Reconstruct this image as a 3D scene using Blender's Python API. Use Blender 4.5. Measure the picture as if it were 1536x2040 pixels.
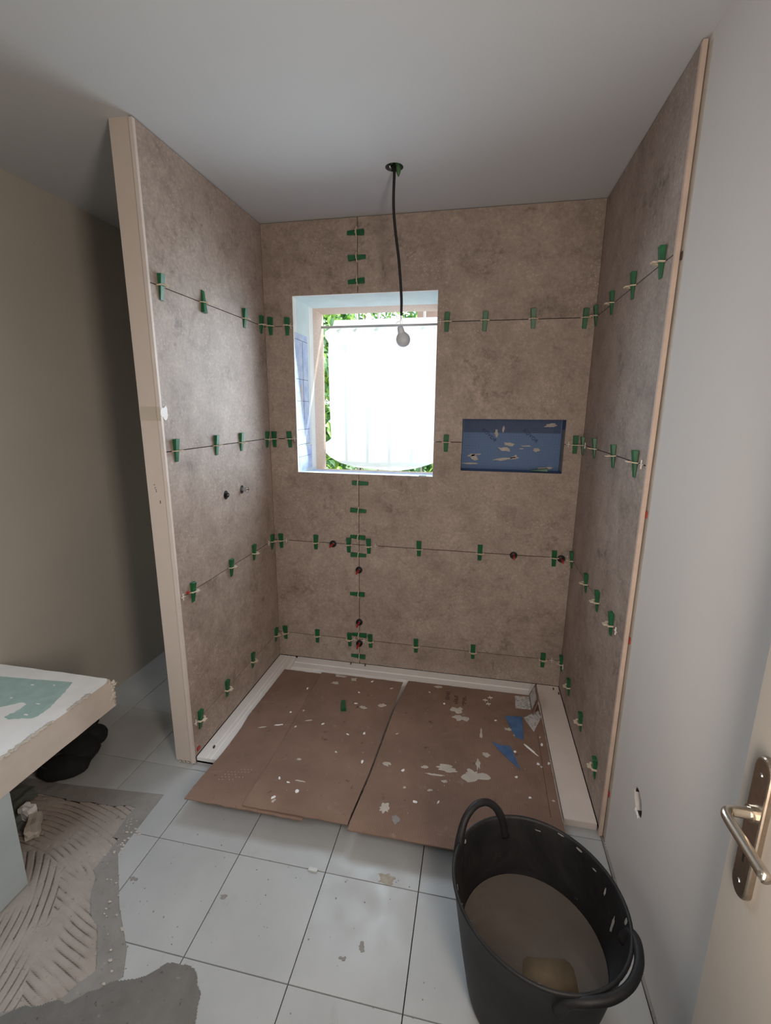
import bpy, bmesh, math, random
from math import pi, sin, cos
from mathutils import Vector, Matrix, noise

random.seed(7)
sc = bpy.context.scene
for o in list(bpy.data.objects):
    bpy.data.objects.remove(o)
COL = sc.collection

# ------------------------------------------------------------------ camera
CAM = Vector((1.1705, -2.4775, 1.5562))
yaw, pitch, roll = 0.1963, -0.2190, 0.0076
F = Vector((-sin(yaw) * cos(pitch), cos(yaw) * cos(pitch), sin(pitch)))
R0 = Vector((cos(yaw), sin(yaw), 0))
U0 = R0.cross(F)
Rv = cos(roll) * R0 + sin(roll) * U0
Uv = -sin(roll) * R0 + cos(roll) * U0
cam = bpy.data.cameras.new('camera')
cam.sensor_fit = 'VERTICAL'
cam.sensor_height = 36
cam.lens = 915.14 / 2040 * 36
cam.clip_start = 0.02
camo = bpy.data.objects.new('camera', cam)
COL.objects.link(camo)
M = Matrix((Rv, Uv, -F)).transposed().to_4x4()
M.translation = CAM
camo.matrix_world = M
sc.camera = camo

# ------------------------------------------------------------------ view, world, lights
sc.view_settings.view_transform = 'Standard'
sc.view_settings.look = 'None'
sc.view_settings.gamma = 1
sc.view_settings.use_curve_mapping = False
sc.view_settings.exposure = 0.0
try:
    sc.cycles.use_denoising = True
    sc.cycles.max_bounces = 8
    sc.cycles.diffuse_bounces = 5
    sc.cycles.sample_clamp_indirect = 6
except Exception:
    pass
w = bpy.data.worlds.new('sky')
sc.world = w
w.use_nodes = True
bg = w.node_tree.nodes['Background']
bg.inputs[0].default_value = (0.80, 0.90, 1.0, 1)
bg.inputs[1].default_value = 5.2


def lamp(name, kind, energy, color, loc, direction, size=None, size_y=None, angle=None):
    l = bpy.data.lights.new(name, kind)
    l.energy = energy
    l.color = color
    if kind == 'AREA':
        l.shape = 'RECTANGLE'
        l.size = size
        l.size_y = size_y
    if angle is not None:
        l.angle = angle
    o = bpy.data.objects.new(name, l)
    COL.objects.link(o)
    o.location = loc
    o.rotation_euler = Vector(direction).to_track_quat('-Z', 'Y').to_euler()
    return o


lamp('sun', 'SUN', 4.0, (1.0, 0.95, 0.86), (2, 4, 6), (-0.42, -0.55, -1.0), angle=0.01)
win = lamp('window_daylight', 'AREA', 10.3, (0.74, 0.88, 1.0), (0.55, 0.075, 1.665), (0, -1, -0.24), 0.74, 0.86)
win.visible_camera = False
win.data.spread = 2.4
lamp('doorway_daylight', 'AREA', 16.0, (1.0, 0.86, 0.74), (1.45, -2.24, 1.30), (-0.62, 0.78, 0.05), 0.24, 1.2)
rear = lamp('rear_fill', 'AREA', 7.0, (0.84, 0.93, 1.0), (-0.25, -2.75, 2.40), (-0.02, 0.55, -1.0), 0.9, 0.7)  # added fill from an unseen source, brightens bench top and near floor
rear.data.spread = 1.9
lamp('hall_light', 'AREA', 1.8, (1.0, 0.88, 0.78), (0.9, -3.3, 1.7), (0, 1, 0.12), 1.6, 1.2)


# ------------------------------------------------------------------ material helpers
def new_mat(name):
    m = bpy.data.materials.new(name)
    m.use_nodes = True
    nt = m.node_tree
    b = nt.nodes['Principled BSDF']
    return m, nt, b


def N(nt, kind, **kw):
    n = nt.nodes.new(kind)
    for k, v in kw.items():
        setattr(n, k, v)
    return n


def ramp(nt, fac, stops):
    r = N(nt, 'ShaderNodeValToRGB')
    cr = r.color_ramp
    while len(cr.elements) < len(stops):
        cr.elements.new(0.5)
    for e, (p, c) in zip(cr.elements, stops):
        e.position = p
        e.color = (*c, 1) if len(c) == 3 else c
    nt.links.new(fac, r.inputs[0])
    return r.outputs[0]


def mix(nt, fac, a, b, mode='MIX'):
    m = N(nt, 'ShaderNodeMix', data_type='RGBA', blend_type=mode)
    for s, v in ((0, fac), (6, a), (7, b)):
        if isinstance(v, (int, float)):
            m.inputs[s].default_value = v
        elif isinstance(v, tuple):
            m.inputs[s].default_value = (*v, 1)
        else:
            nt.links.new(v, m.inputs[s])
    return m.outputs[2]


def coords(nt, rand=0.0, scale=(1, 1, 1)):
    tc = N(nt, 'ShaderNodeTexCoord')
    mp = N(nt, 'ShaderNodeMapping')
    mp.inputs['Scale'].default_value = scale
    nt.links.new(tc.outputs['Object'], mp.inputs[0])
    if rand:
        oi = N(nt, 'ShaderNodeObjectInfo')
        mu = N(nt, 'ShaderNodeMath', operation='MULTIPLY')
        mu.inputs[1].default_value = rand
        nt.links.new(oi.outputs['Random'], mu.inputs[0])
        nt.links.new(mu.outputs[0], mp.inputs['Location'])
    return mp.outputs[0]


def tnoise(nt, vec, scale, detail=4, rough=0.55, dist=0.0):
    n = N(nt, 'ShaderNodeTexNoise')
    n.inputs['Scale'].default_value = scale
    n.inputs['Detail'].default_value = detail
    n.inputs['Roughness'].default_value = rough
    n.inputs['Distortion'].default_value = dist
    nt.links.new(vec, n.inputs['Vector'])
    return n.outputs[0]


def bump(nt, b, h, strength=0.2, dist=0.002):
    bn = N(nt, 'ShaderNodeBump')
    bn.inputs['Strength'].default_value = strength
    bn.inputs['Distance'].default_value = dist
    nt.links.new(h, bn.inputs['Height'])
    nt.links.new(bn.outputs[0], b.inputs['Normal'])


def plain(name, col, rough=0.6, metal=0.0, var=0.12, scale=12.0, bmp=0.0, bscale=150.0, rand=3.0):
    m, nt, b = new_mat(name)
    v = coords(nt, rand)
    n = tnoise(nt, v, scale, 4)
    lo = tuple(c * (1 - var) for c in col)
    hi = tuple(min(1, c * (1 + var)) for c in col)
    nt.links.new(ramp(nt, n, [(0.3, lo), (0.7, hi)]), b.inputs['Base Color'])
    b.inputs['Roughness'].default_value = rough
    b.inputs['Metallic'].default_value = metal
    if bmp:
        bump(nt, b, tnoise(nt, v, bscale, 3), bmp)
    return m


def stone_mat():
    m, nt, b = new_mat('stone_look_porcelain')
    v = coords(nt, 9.0)
    big = tnoise(nt, v, 1.7, 5, 0.6, 0.4)
    mid = tnoise(nt, v, 9.0, 7, 0.68, 0.5)
    fine = tnoise(nt, v, 70.0, 4, 0.7)
    c1 = ramp(nt, big, [(0.30, (0.27, 0.205, 0.170)), (0.52, (0.385, 0.305, 0.258)), (0.72, (0.48, 0.40, 0.35))])
    c2 = ramp(nt, mid, [(0.30, (0.165, 0.125, 0.102)), (0.44, (0.31, 0.245, 0.205)), (0.62, (0.42, 0.34, 0.29)), (0.76, (0.54, 0.45, 0.39))])
    c = mix(nt, 0.5, c1, c2)
    f = ramp(nt, fine, [(0.30, (0.50, 0.50, 0.50)), (0.52, (1, 1, 1)), (0.70, (1.6, 1.6, 1.6))])
    c = mix(nt, 0.34, c, f, 'MULTIPLY')
    # pale shell-like flecks
    vo = N(nt, 'ShaderNodeTexVoronoi')
    vo.inputs['Scale'].default_value = 75
    nt.links.new(v, vo.inputs['Vector'])
    fl = ramp(nt, vo.outputs['Distance'], [(0.14, (1, 1, 1)), (0.26, (0, 0, 0))])
    area = ramp(nt, tnoise(nt, v, 5.0, 3), [(0.46, (0, 0, 0)), (0.66, (0.65, 0.65, 0.65))])
    c = mix(nt, mix(nt, 1.0, fl, area, 'MULTIPLY'), c, (0.66, 0.58, 0.50))
    # dark veins and crust
    dv = ramp(nt, tnoise(nt, v, 4.6, 9, 0.80, 0.5), [(0.355, (0.8, 0.8, 0.8)), (0.46, (0, 0, 0))])
    da = ramp(nt, tnoise(nt, v, 28.0, 6, 0.7), [(0.43, (0, 0, 0)), (0.56, (0.8, 0.8, 0.8))])
    c = mix(nt, mix(nt, 1.0, dv, da, 'MULTIPLY'), c, (0.105, 0.080, 0.066))
    nt.links.new(c, b.inputs['Base Color'])
    b.inputs['Roughness'].default_value = 0.60
    b.inputs['Specular IOR Level'].default_value = 0.48
    h = mix(nt, 0.5, mid, fine)
    bump(nt, b, h, 0.28, 0.0014)
    return m


def floor_tile_mat():
    m, nt, b = new_mat('cream_floor_tile')
    v = coords(nt, 5.0)
    big = tnoise(nt, v, 4.0, 4)
    c = ramp(nt, big, [(0.3, (0.40, 0.41, 0.415)), (0.7, (0.47, 0.48, 0.485))])
    sm = ramp(nt, tnoise(nt, v, 7.0, 7, 0.7, 1.0), [(0.62, (0, 0, 0)), (0.80, (0.55, 0.55, 0.55))])
    c = mix(nt, sm, c, (0.33, 0.32, 0.30))
    sp = ramp(nt, tnoise(nt, v, 90.0, 2, 0.5), [(0.73, (0, 0, 0)), (0.78, (0.8, 0.8, 0.8))])
    ar = ramp(nt, tnoise(nt, v, 9.0, 3), [(0.52, (0, 0, 0)), (0.62, (1, 1, 1))])
    c = mix(nt, mix(nt, 1.0, sp, ar, 'MULTIPLY'), c, (0.16, 0.15, 0.14))
    nt.links.new(c, b.inputs['Base Color'])
    rr = ramp(nt, tnoise(nt, v, 12.0, 5), [(0.35, (0.30, 0.30, 0.30)), (0.7, (0.52, 0.52, 0.52))])
    nt.links.new(rr, b.inputs['Roughness'])
    bump(nt, b, tnoise(nt, v, 30, 3), 0.06)
    return m


def cardboard_mat():
    m, nt, b = new_mat('corrugated_cardboard')
    v = coords(nt, 3.0)
    c = ramp(nt, tnoise(nt, v, 3.0, 6, 0.65), [(0.30, (0.185, 0.115, 0.083)), (0.52, (0.245, 0.152, 0.112)), (0.72, (0.30, 0.19, 0.142))])
    wv = N(nt, 'ShaderNodeTexWave')
    wv.inputs['Scale'].default_value = 38
    wv.inputs['Distortion'].default_value = 0.6
    wv.bands_direction = 'X'
    nt.links.new(v, wv.inputs['Vector'])
    c = mix(nt, 0.10, c, wv.outputs[0], 'MULTIPLY')
    st = ramp(nt, tnoise(nt, v, 14.0, 7, 0.72, 0.6), [(0.60, (0, 0, 0)), (0.80, (0.55, 0.55, 0.55))])
    c = mix(nt, st, c, (0.42, 0.35, 0.30))
    dk = ramp(nt, tnoise(nt, v, 22.0, 3, 0.5), [(0.24, (0.8, 0.8, 0.8)), (0.32, (0, 0, 0))])
    c = mix(nt, dk, c, (0.09, 0.055, 0.04))
    nt.links.new(c, b.inputs['Base Color'])
    b.inputs['Roughness'].default_value = 0.82
    bump(nt, b, wv.outputs[0], 0.12, 0.001)
    return m


def membrane_mat(name, base, line, grid=220.0, light=0.0):
    """woven fleece membrane: fine grid of threads"""
    m, nt, b = new_mat(name)
    v = coords(nt)
    br = N(nt, 'ShaderNodeTexBrick')
    br.offset = 0
    br.inputs['Scale'].default_value = 1
    br.inputs['Brick Width'].default_value = 1 / grid
    br.inputs['Row Height'].default_value = 1 / grid
    br.inputs['Mortar Size'].default_value = 0.2 / grid
    br.inputs['Color1'].default_value = (*base, 1)
    br.inputs['Color2'].default_value = (*[c * 0.9 for c in base], 1)
    br.inputs['Mortar'].default_value = (*line, 1)
    sx = N(nt, 'ShaderNodeSeparateXYZ')
    cx = N(nt, 'ShaderNodeCombineXYZ')
    nt.links.new(v, sx.inputs[0])
    ad = N(nt, 'ShaderNodeMath', operation='ADD')
    nt.links.new(sx.outputs[0], ad.inputs[0])
    nt.links.new(sx.outputs[1], ad.inputs[1])
    nt.links.new(ad.outputs[0], cx.inputs[0])
    nt.links.new(sx.outputs[2], cx.inputs[1])
    nt.links.new(cx.outputs[0], br.inputs['Vector'])
    c = mix(nt, ramp(nt, tnoise(nt, v, 20, 4), [(0.4, (0, 0, 0)), (0.75, (0.5, 0.5, 0.5))]), br.outputs[0],
            tuple(min(1, c * 1.5 + 0.03) for c in base))
    nt.links.new(c, b.inputs['Base Color'])
    b.inputs['Roughness'].default_value = 0.6
    return m


def rubber_mat():
    m, nt, b = new_mat('black_rubber_with_dried_plaster')
    v = coords(nt)
    sp = ramp(nt, tnoise(nt, v, 34.0, 5, 0.7), [(0.70, (0, 0, 0)), (0.76, (0.7, 0.7, 0.7))])
    hz = ramp(nt, tnoise(nt, v, 5.0, 6, 0.7, 0.8), [(0.45, (0, 0, 0)), (0.75, (0.12, 0.12, 0.12))])
    c = mix(nt, hz, (0.008, 0.008, 0.009), (0.14, 0.135, 0.13))
    c = mix(nt, sp, c, (0.34, 0.32, 0.30))
    nt.links.new(c, b.inputs['Base Color'])
    b.inputs['Roughness'].default_value = 0.55
    b.inputs['Specular IOR Level'].default_value = 0.35
    bump(nt, b, tnoise(nt, v, 60, 3), 0.15)
    return m


def wall_paint(name, col, var=0.05, spots=0.0):
    m, nt, b = new_mat(name)
    v = coords(nt)
    c = ramp(nt, tnoise(nt, v, 1.6, 5, 0.6), [(0.3, tuple(x * (1 - var) for x in col)), (0.7, tuple(min(1, x * (1 + var)) for x in col))])
    if spots:
        s = ramp(nt, tnoise(nt, v, 45, 2), [(0.76, (0, 0, 0)), (0.8, (spots, spots, spots))])
        c = mix(nt, s, c, tuple(x * 0.6 for x in col))
    nt.links.new(c, b.inputs['Base Color'])
    b.inputs['Roughness'].default_value = 0.75
    bump(nt, b, tnoise(nt, v, 180, 2), 0.05)
    return m


def mortar_mat(name, a, bcol, spots, groove_shade=None):
    m, nt, b = new_mat(name)
    v = coords(nt)
    c = ramp(nt, tnoise(nt, v, 6.0, 7, 0.7), [(0.3, a), (0.7, bcol)])
    s = ramp(nt, tnoise(nt, v, 70, 4, 0.6), [(0.28, (0.8, 0.8, 0.8)), (0.36, (0, 0, 0))])
    c = mix(nt, s, c, tuple(x * 0.45 for x in a))
    l = ramp(nt, tnoise(nt, v, 55, 4, 0.6), [(0.68, (0, 0, 0)), (0.76, (spots, spots, spots))])
    c = mix(nt, l, c, (0.62, 0.58, 0.53))
    if groove_shade:  # low points coloured dark: groove shade painted into the mortar
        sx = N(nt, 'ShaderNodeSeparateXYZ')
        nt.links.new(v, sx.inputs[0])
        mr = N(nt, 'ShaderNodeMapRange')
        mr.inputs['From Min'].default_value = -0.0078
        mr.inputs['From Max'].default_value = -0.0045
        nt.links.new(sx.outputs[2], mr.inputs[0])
        c = mix(nt, mr.outputs[0], groove_shade, c)
    nt.links.new(c, b.inputs['Base Color'])
    b.inputs['Roughness'].default_value = 0.9
    bump(nt, b, tnoise(nt, v, 120, 4), 0.4, 0.003)
    return m


def label_mat():
    """white label with rows of small dark print"""
    m, nt, b = new_mat('printed_label')
    v = coords(nt, 0, (1, 1, 1))
    wv = N(nt, 'ShaderNodeTexWave')
    wv.inputs['Scale'].default_value = 55
    wv.bands_direction = 'Y'
    nt.links.new(v, wv.inputs['Vector'])
    a = ramp(nt, wv.outputs[0], [(0.55, (0, 0, 0)), (0.62, (1, 1, 1))])
    n = ramp(nt, tnoise(nt, v, 130, 2), [(0.47, (0, 0, 0)), (0.52, (1, 1, 1))])
    g = ramp(nt, tnoise(nt, v, 38, 1), [(0.45, (0, 0, 0)), (0.5, (1, 1, 1))])
    f = mix(nt, 1.0, mix(nt, 1.0, a, n, 'MULTIPLY'), g, 'MULTIPLY')
    nt.links.new(mix(nt, f, (0.55, 0.53, 0.52), (0.07, 0.07, 0.08)), b.inputs['Base Color'])
    b.inputs['Roughness'].default_value = 0.6
    return m


def sheet_mat():
    m, nt, b = new_mat('thin_white_cloth')
    nt.nodes.remove(b)
    out = [n for n in nt.nodes if n.type == 'OUTPUT_MATERIAL'][0]
    d = N(nt, 'ShaderNodeBsdfDiffuse')
    t = N(nt, 'ShaderNodeBsdfTranslucent')
    v = coords(nt)
    c = ramp(nt, tnoise(nt, v, 6, 3), [(0.3, (0.84, 0.85, 0.87)), (0.7, (0.92, 0.92, 0.93))])
    nt.links.new(c, d.inputs[0])
    nt.links.new(c, t.inputs[0])
    ms = N(nt, 'ShaderNodeMixShader')
    ms.inputs[0].default_value = 0.62
    nt.links.new(d.outputs[0], ms.inputs[1])
    nt.links.new(t.outputs[0], ms.inputs[2])
    nt.links.new(ms.outputs[0], out.inputs[0])
    return m


STONE = stone_mat()
FTILE = floor_tile_mat()
CARD = cardboard_mat()
GROUT = plain('dark_joint', (0.045, 0.038, 0.034), 0.9)
BACKER = plain('tile_adhesive', (0.03, 0.026, 0.023), 0.9)
CEIL = wall_paint('white_ceiling_paint', (0.51, 0.515, 0.52), 0.02)
WHITEWALL = wall_paint('right_wall_paint', (0.67, 0.635, 0.61), 0.02, 0.2)
FARWALL = wall_paint('old_wall_paint', (0.46, 0.43, 0.375), 0.06, 0.4)
ENDWALL = wall_paint('raw_plaster_end', (0.60, 0.515, 0.45), 0.04, 0.5)
BEAD = plain('pale_edge_bead', (0.66, 0.58, 0.53), 0.55, var=0.05)
WOOD = plain('raw_trim', (0.60, 0.47, 0.39), 0.6, var=0.08, scale=20)
GREENBOARD = plain('green_plasterboard', (0.40, 0.555, 0.535), 0.8, var=0.08, scale=25)
PLASTER = plain('white_joint_plaster', (0.89, 0.885, 0.885), 0.85, var=0.05, scale=9, bmp=0.2)
PLASTERC = plain('cream_plaster', (0.52, 0.47, 0.415), 0.85, var=0.12, scale=14, bmp=0.25)
BENCHSIDE = plain('bench_edge_plaster', (0.62, 0.555, 0.50), 0.8, var=0.07, scale=9, bmp=0.15)
REVEAL = plain('pale_reveal_board', (0.70, 0.81, 0.83), 0.8, var=0.05, scale=8)
RENDER = plain('pink_render', (0.70, 0.56, 0.49), 0.95, var=0.14, scale=120, bmp=0.8, bscale=260)
PALEMEM = membrane_mat('pale_blue_membrane', (0.62, 0.73, 0.95), (0.34, 0.44, 0.78), 120)
BLUEMEM = membrane_mat('blue_membrane', (0.045, 0.105, 0.25), (0.13, 0.22, 0.38), 150)
BLUEDARK = membrane_mat('dark_blue_membrane', (0.022, 0.045, 0.12), (0.05, 0.09, 0.19), 150)
SCRAP = membrane_mat('blue_scrap', (0.075, 0.165, 0.34), (0.035, 0.075, 0.18), 170)
GREEN = plain('green_plastic', (0.008, 0.115, 0.042), 0.38, var=0.2, scale=30, rand=5)
CREAM = plain('cream_plastic', (0.66, 0.55, 0.42), 0.5, var=0.06)
WHITEP = plain('white_plastic', (0.72, 0.69, 0.66), 0.5, var=0.04)
BLACKP = plain('black_plastic', (0.010, 0.009, 0.009), 0.4)
REDP = plain('red_plastic', (0.42, 0.028, 0.022), 0.4, var=0.1)
TRAY = plain('white_shower_tray', (0.80, 0.78, 0.76), 0.42, var=0.03)
RUBBER = rubber_mat()
METAL = plain('brushed_nickel', (0.62, 0.56, 0.48), 0.24, 1.0, var=0.04, scale=60)
PLATE = plain('worn_nickel_plate', (0.42, 0.35, 0.28), 0.34, 1.0, var=0.1, scale=60)
STEEL = plain('chrome', (0.55, 0.55, 0.56), 0.25, 1.0)
DOORP = wall_paint('door_paint', (0.35, 0.32, 0.285), 0.03)
DARK = plain('black_fabric', (0.006, 0.006, 0.007), 0.85, var=0.3, scale=40, bmp=0.4, bscale=400)
DARKTRIM = plain('black_piping', (0.02, 0.02, 0.022), 0.6)
CABLE = plain('black_cable', (0.008, 0.008, 0.008), 0.45)
BULB = plain('unlit_frosted_bulb', (0.56, 0.60, 0.66), 0.5, var=0.02)
WATER = plain('murky_water', (0.17, 0.145, 0.125), 0.12, var=0.12, scale=7)
def water_mat():
    m, nt, b = new_mat('murky_water')
    v = coords(nt)
    nt.links.new(ramp(nt, tnoise(nt, v, 7, 4), [(0.3, (0.115, 0.096, 0.082)), (0.7, (0.155, 0.132, 0.114))]), b.inputs['Base Color'])
    b.inputs['Roughness'].default_value = 0.10
    t = N(nt, 'ShaderNodeBsdfTransparent')
    ms = N(nt, 'ShaderNodeMixShader')
    ms.inputs[0].default_value = 0.24
    out = [n for n in nt.nodes if n.type == 'OUTPUT_MATERIAL'][0]
    nt.links.new(b.outputs[0], ms.inputs[1])
    nt.links.new(t.outputs[0], ms.inputs[2])
    nt.links.new(ms.outputs[0], out.inputs[0])
    return m


WATER = water_mat()
SPONGE = plain('wet_sponge', (0.15, 0.105, 0.058), 0.75, var=0.2, scale=25, bmp=0.2)
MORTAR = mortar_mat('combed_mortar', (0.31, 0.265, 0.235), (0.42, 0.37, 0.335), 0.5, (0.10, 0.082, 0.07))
CEMENT = mortar_mat('grey_cement', (0.215, 0.20, 0.19), (0.31, 0.295, 0.28), 0.4)
DARKCEM = mortar_mat('damp_cement', (0.125, 0.118, 0.11), (0.20, 0.19, 0.18), 0.35)
LABEL = label_mat()
SHEET = sheet_mat()
LEAFA = plain('bright_leaf', (0.22, 0.42, 0.05), 0.45, var=0.35, scale=3, rand=20)
LEAFB = plain('dark_leaf', (0.07, 0.19, 0.055), 0.45, var=0.3, scale=5, rand=20)
BARK = plain('bark', (0.12, 0.08, 0.05), 0.9)
GRASS = plain('garden_ground', (0.07, 0.11, 0.035), 0.95, var=0.4, scale=3)
BAR = plain('white_iron_bar', (0.42, 0.42, 0.44), 0.5)
EAVE = plain('brown_eave', (0.16, 0.10, 0.075), 0.7)
INK = plain('printed_ink', (0.075, 0.042, 0.03), 0.8)
INKB = plain('navy_print', (0.02, 0.035, 0.10), 0.7)
GRAYBOX = plain('grey_green_debris', (0.10, 0.11, 0.10), 0.8)


# ------------------------------------------------------------------ mesh helpers
def link(name, bm, mat, parent=None, smooth=False):
    bmesh.ops.recalc_face_normals(bm, faces=bm.faces)
    me = bpy.data.meshes.new(name)
    bm.to_mesh(me)
    bm.free()
    if isinstance(mat, (list, tuple)):
        for m in mat:
            me.materials.append(m)
    elif mat:
        me.materials.append(mat)
    if smooth:
        for p in me.polygons:
            p.use_smooth = True
    o = bpy.data.objects.new(name, me)
    COL.objects.link(o)
    if parent:
        o.parent = parent
    return o


def meshobj(name, me, parent=None):
    o = bpy.data.objects.new(name, me)
    COL.objects.link(o)
    o.parent = parent
    return o


def box(bm, x0, x1, y0, y1, z0, z1, bevel=0.0):
    r = bmesh.ops.create_cube(bm, size=1)
    vs = r['verts']
    bmesh.ops.scale(bm, vec=(abs(x1 - x0), abs(y1 - y0), abs(z1 - z0)), verts=vs)
    bmesh.ops.translate(bm, vec=((x0 + x1) / 2, (y0 + y1) / 2, (z0 + z1) / 2), verts=vs)
    if bevel:
        es = list({e for v in vs for e in v.link_edges})
        bmesh.ops.bevel(bm, geom=es, offset=bevel, segments=2, affect='EDGES')


def boxobj(name, mat, ext, parent=None, bevel=0.0):
    bm = bmesh.new()
    box(bm, *ext, bevel=bevel)
    return link(name, bm, mat, parent)


def prism(bm, pts, axis, a, b):
    """pts: 2D outline; axis: which coordinate is extruded from a to b"""
    def P(p, t):
        q = list(p)
        q.insert(axis, t)
        return q
    va = [bm.verts.new(P(p, a)) for p in pts]
    vb = [bm.verts.new(P(p, b)) for p in pts]
    n = len(pts)
    fa = bm.faces.new(va)
    fb = bm.faces.new(vb[::-1])
    fa.normal_update()
    fb.normal_update()
    for i in range(n):
        bm.faces.new((va[i], va[(i + 1) % n], vb[(i + 1) % n], vb[i]))
    bmesh.ops.triangulate(bm, faces=[fa, fb], quad_method='BEAUTY', ngon_method='EAR_CLIP')


def tube(bm, pts, rad, seg=10, caps=True):
    pts = [Vector(p) for p in pts]
    n = len(pts)
    rads = rad if isinstance(rad, (list, tuple)) else [rad] * n
    rings = []
    t0 = (pts[1] - pts[0]).normalized()
    ref = Vector((0, 0, 1)) if abs(t0.z) < 0.9 else Vector((1, 0, 0))
    u = t0.cross(ref).normalized()
    for i, p in enumerate(pts):
        t = (pts[min(i + 1, n - 1)] - pts[max(i - 1, 0)]).normalized()
        u = (u - t * u.dot(t)).normalized()
        v = t.cross(u)
        rings.append([bm.verts.new(p + (u * cos(2 * pi * k / seg) + v * sin(2 * pi * k / seg)) * rads[i]) for k in range(seg)])
    for a, b in zip(rings, rings[1:]):
        for k in range(seg):
            bm.faces.new((a[k], a[(k + 1) % seg], b[(k + 1) % seg], b[k]))
    if caps:
        bm.faces.new(rings[0][::-1])
        bm.faces.new(rings[-1])


def smoothpts(pts, n=8):
    """Catmull-Rom"""
    P = [Vector(p) for p in pts]
    P = [P[0] * 2 - P[1]] + P + [P[-1] * 2 - P[-2]]
    out = []
    for i in range(1, len(P) - 2):
        for k in range(n):
            t = k / n
            a, b, c, d = P[i - 1:i + 3]
            out.append(0.5 * ((2 * b) + (c - a) * t + (2 * a - 5 * b + 4 * c - d) * t * t + (3 * b - a - 3 * c + d) * t ** 3))
    out.append(P[-2])
    return out


def lathe(bm, prof, seg=48, center=(0, 0, 0), warp=None):
    rings = []
    for r, z in prof:
        ring = []
        for k in range(seg):
            a = 2 * pi * k / seg
            rr = r * (warp(a, z) if warp else 1)
            ring.append(bm.verts.new((center[0] + rr * cos(a), center[1] + rr * sin(a), center[2] + z)))
        rings.append(ring)
    for a, b in zip(rings, rings[1:]):
        for k in range(seg):
            bm.faces.new((a[k], a[(k + 1) % seg], b[(k + 1) % seg], b[k]))
    return rings


def empty(name, loc=(0, 0, 0)):
    o = bpy.data.objects.new(name, None)
    COL.objects.link(o)
    o.location = loc
    return o


def tag(o, label, cat, group=None):
    o['label'] = label
    o['category'] = cat
    if group:
        o['group'] = group
    return o


def struct(o):
    o['kind'] = 'structure'
    return o


def boolean(o, cutters):
    """subtract cutters (closed meshes) from o and bake the result"""
    for c in cutters:
        md = o.modifiers.new('cut', 'BOOLEAN')
        md.operation = 'DIFFERENCE'
        md.object = c
        md.solver = 'EXACT'
    dg = bpy.context.evaluated_depsgraph_get()
    me = bpy.data.meshes.new_from_object(o.evaluated_get(dg))
    o.modifiers.clear()
    o.data = me
    return o


def inside(p, poly):
    x, y = p
    c = False
    n = len(poly)
    for i in range(n):
        x1, y1 = poly[i]
        x2, y2 = poly[i - 1]
        if (y1 > y) != (y2 > y) and x < (x2 - x1) * (y - y1) / (y2 - y1) + x1:
            c = not c
    return c


def edge_dist(p, poly):
    P = Vector(p)
    d = 9
    for i in range(len(poly)):
        a = Vector(poly[i])
        b = Vector(poly[i - 1])
        t = max(0, min(1, (P - a).dot(b - a) / max(1e-9, (b - a).length_squared)))
        d = min(d, (P - a - (b - a) * t).length)
    return d


# ------------------------------------------------------------------ room shell
W, H = 1.687, 2.497
YF = -0.916
XL, XR = -0.78, 1.7015
YB = -4.0
Z1 = [0.1915, 0.7915, 1.3915, 1.9915]
GAP = 0.0019

wl = struct(boxobj('wall_left', FARWALL, (XL - 0.1, XL, YB, 0.5, -0.05, H)))
wf = struct(boxobj('wall_front', FARWALL, (XL - 0.1, XR + 0.1, YB - 0.1, YB, -0.05, H + 0.1)))

ce = boxobj('ceiling', CEIL, (XL - 0.1, XR + 0.1, YB, 0.52, H, H + 0.12))
bm = bmesh.new()
lathe_c = bmesh.ops.create_cone(bm, cap_ends=True, segments=40, radius1=0.036, radius2=0.036, depth=0.12)
bmesh.ops.translate(bm, verts=bm.verts, vec=(0.789, -0.434, H + 0.04))
cut = link('cutter', bm, None)
boolean(ce, [cut])
bpy.data.objects.remove(cut)
struct(ce)

wr = boxobj('wall_right', WHITEWALL, (XR, XR + 0.12, YB, 0.5, -0.05, H))
bm = bmesh.new()
pts = []
for k in range(28):
    a = 2 * pi * k / 28
    rr = 1 + 0.16 * noise.noise(Vector((cos(a) * 2, sin(a) * 2, 3)))
    pts.append((-1.176 + 0.034 * rr * cos(a) + 0.012 * sin(a), 0.398 + 0.036 * rr * sin(a)))
prism(bm, pts, 0, XR - 0.02, XR + 0.07)
cut = link('cutter', bm, None)
boolean(wr, [cut])
bpy.data.objects.remove(cut)
struct(wr)
# torn plaster and a box screw in the wall hole
bm = bmesh.new()
lathe(bm, [(0.0, 0.0), (0.010, 0.001), (0.013, 0.008), (0.0145, 0.03)], 16)
bmesh.ops.rotate(bm, verts=bm.verts, cent=(0, 0, 0), matrix=Matrix.Rotation(pi / 2, 3, 'Y'))
bmesh.ops.translate(bm, verts=bm.verts, vec=(XR + 0.016, -1.182, 0.405))
link('junction_box', bm, STEEL, wr, True)
boxobj('box_back', BACKER, (XR + 0.045, XR + 0.05, -1.225, -1.13, 0.35, 0.45), wr)
bm = bmesh.new()
box(bm, XR + 0.004, XR + 0.05, -1.214, -1.140, 0.355, 0.364)
box(bm, XR + 0.004, XR + 0.05, -1.220, -1.214, 0.36, 0.44)
box(bm, XR + 0.004, XR + 0.05, -1.140, -1.134, 0.36, 0.44)
link('broken_brick_edge', bm, BACKER, wr)
bm = bmesh.new()
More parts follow.
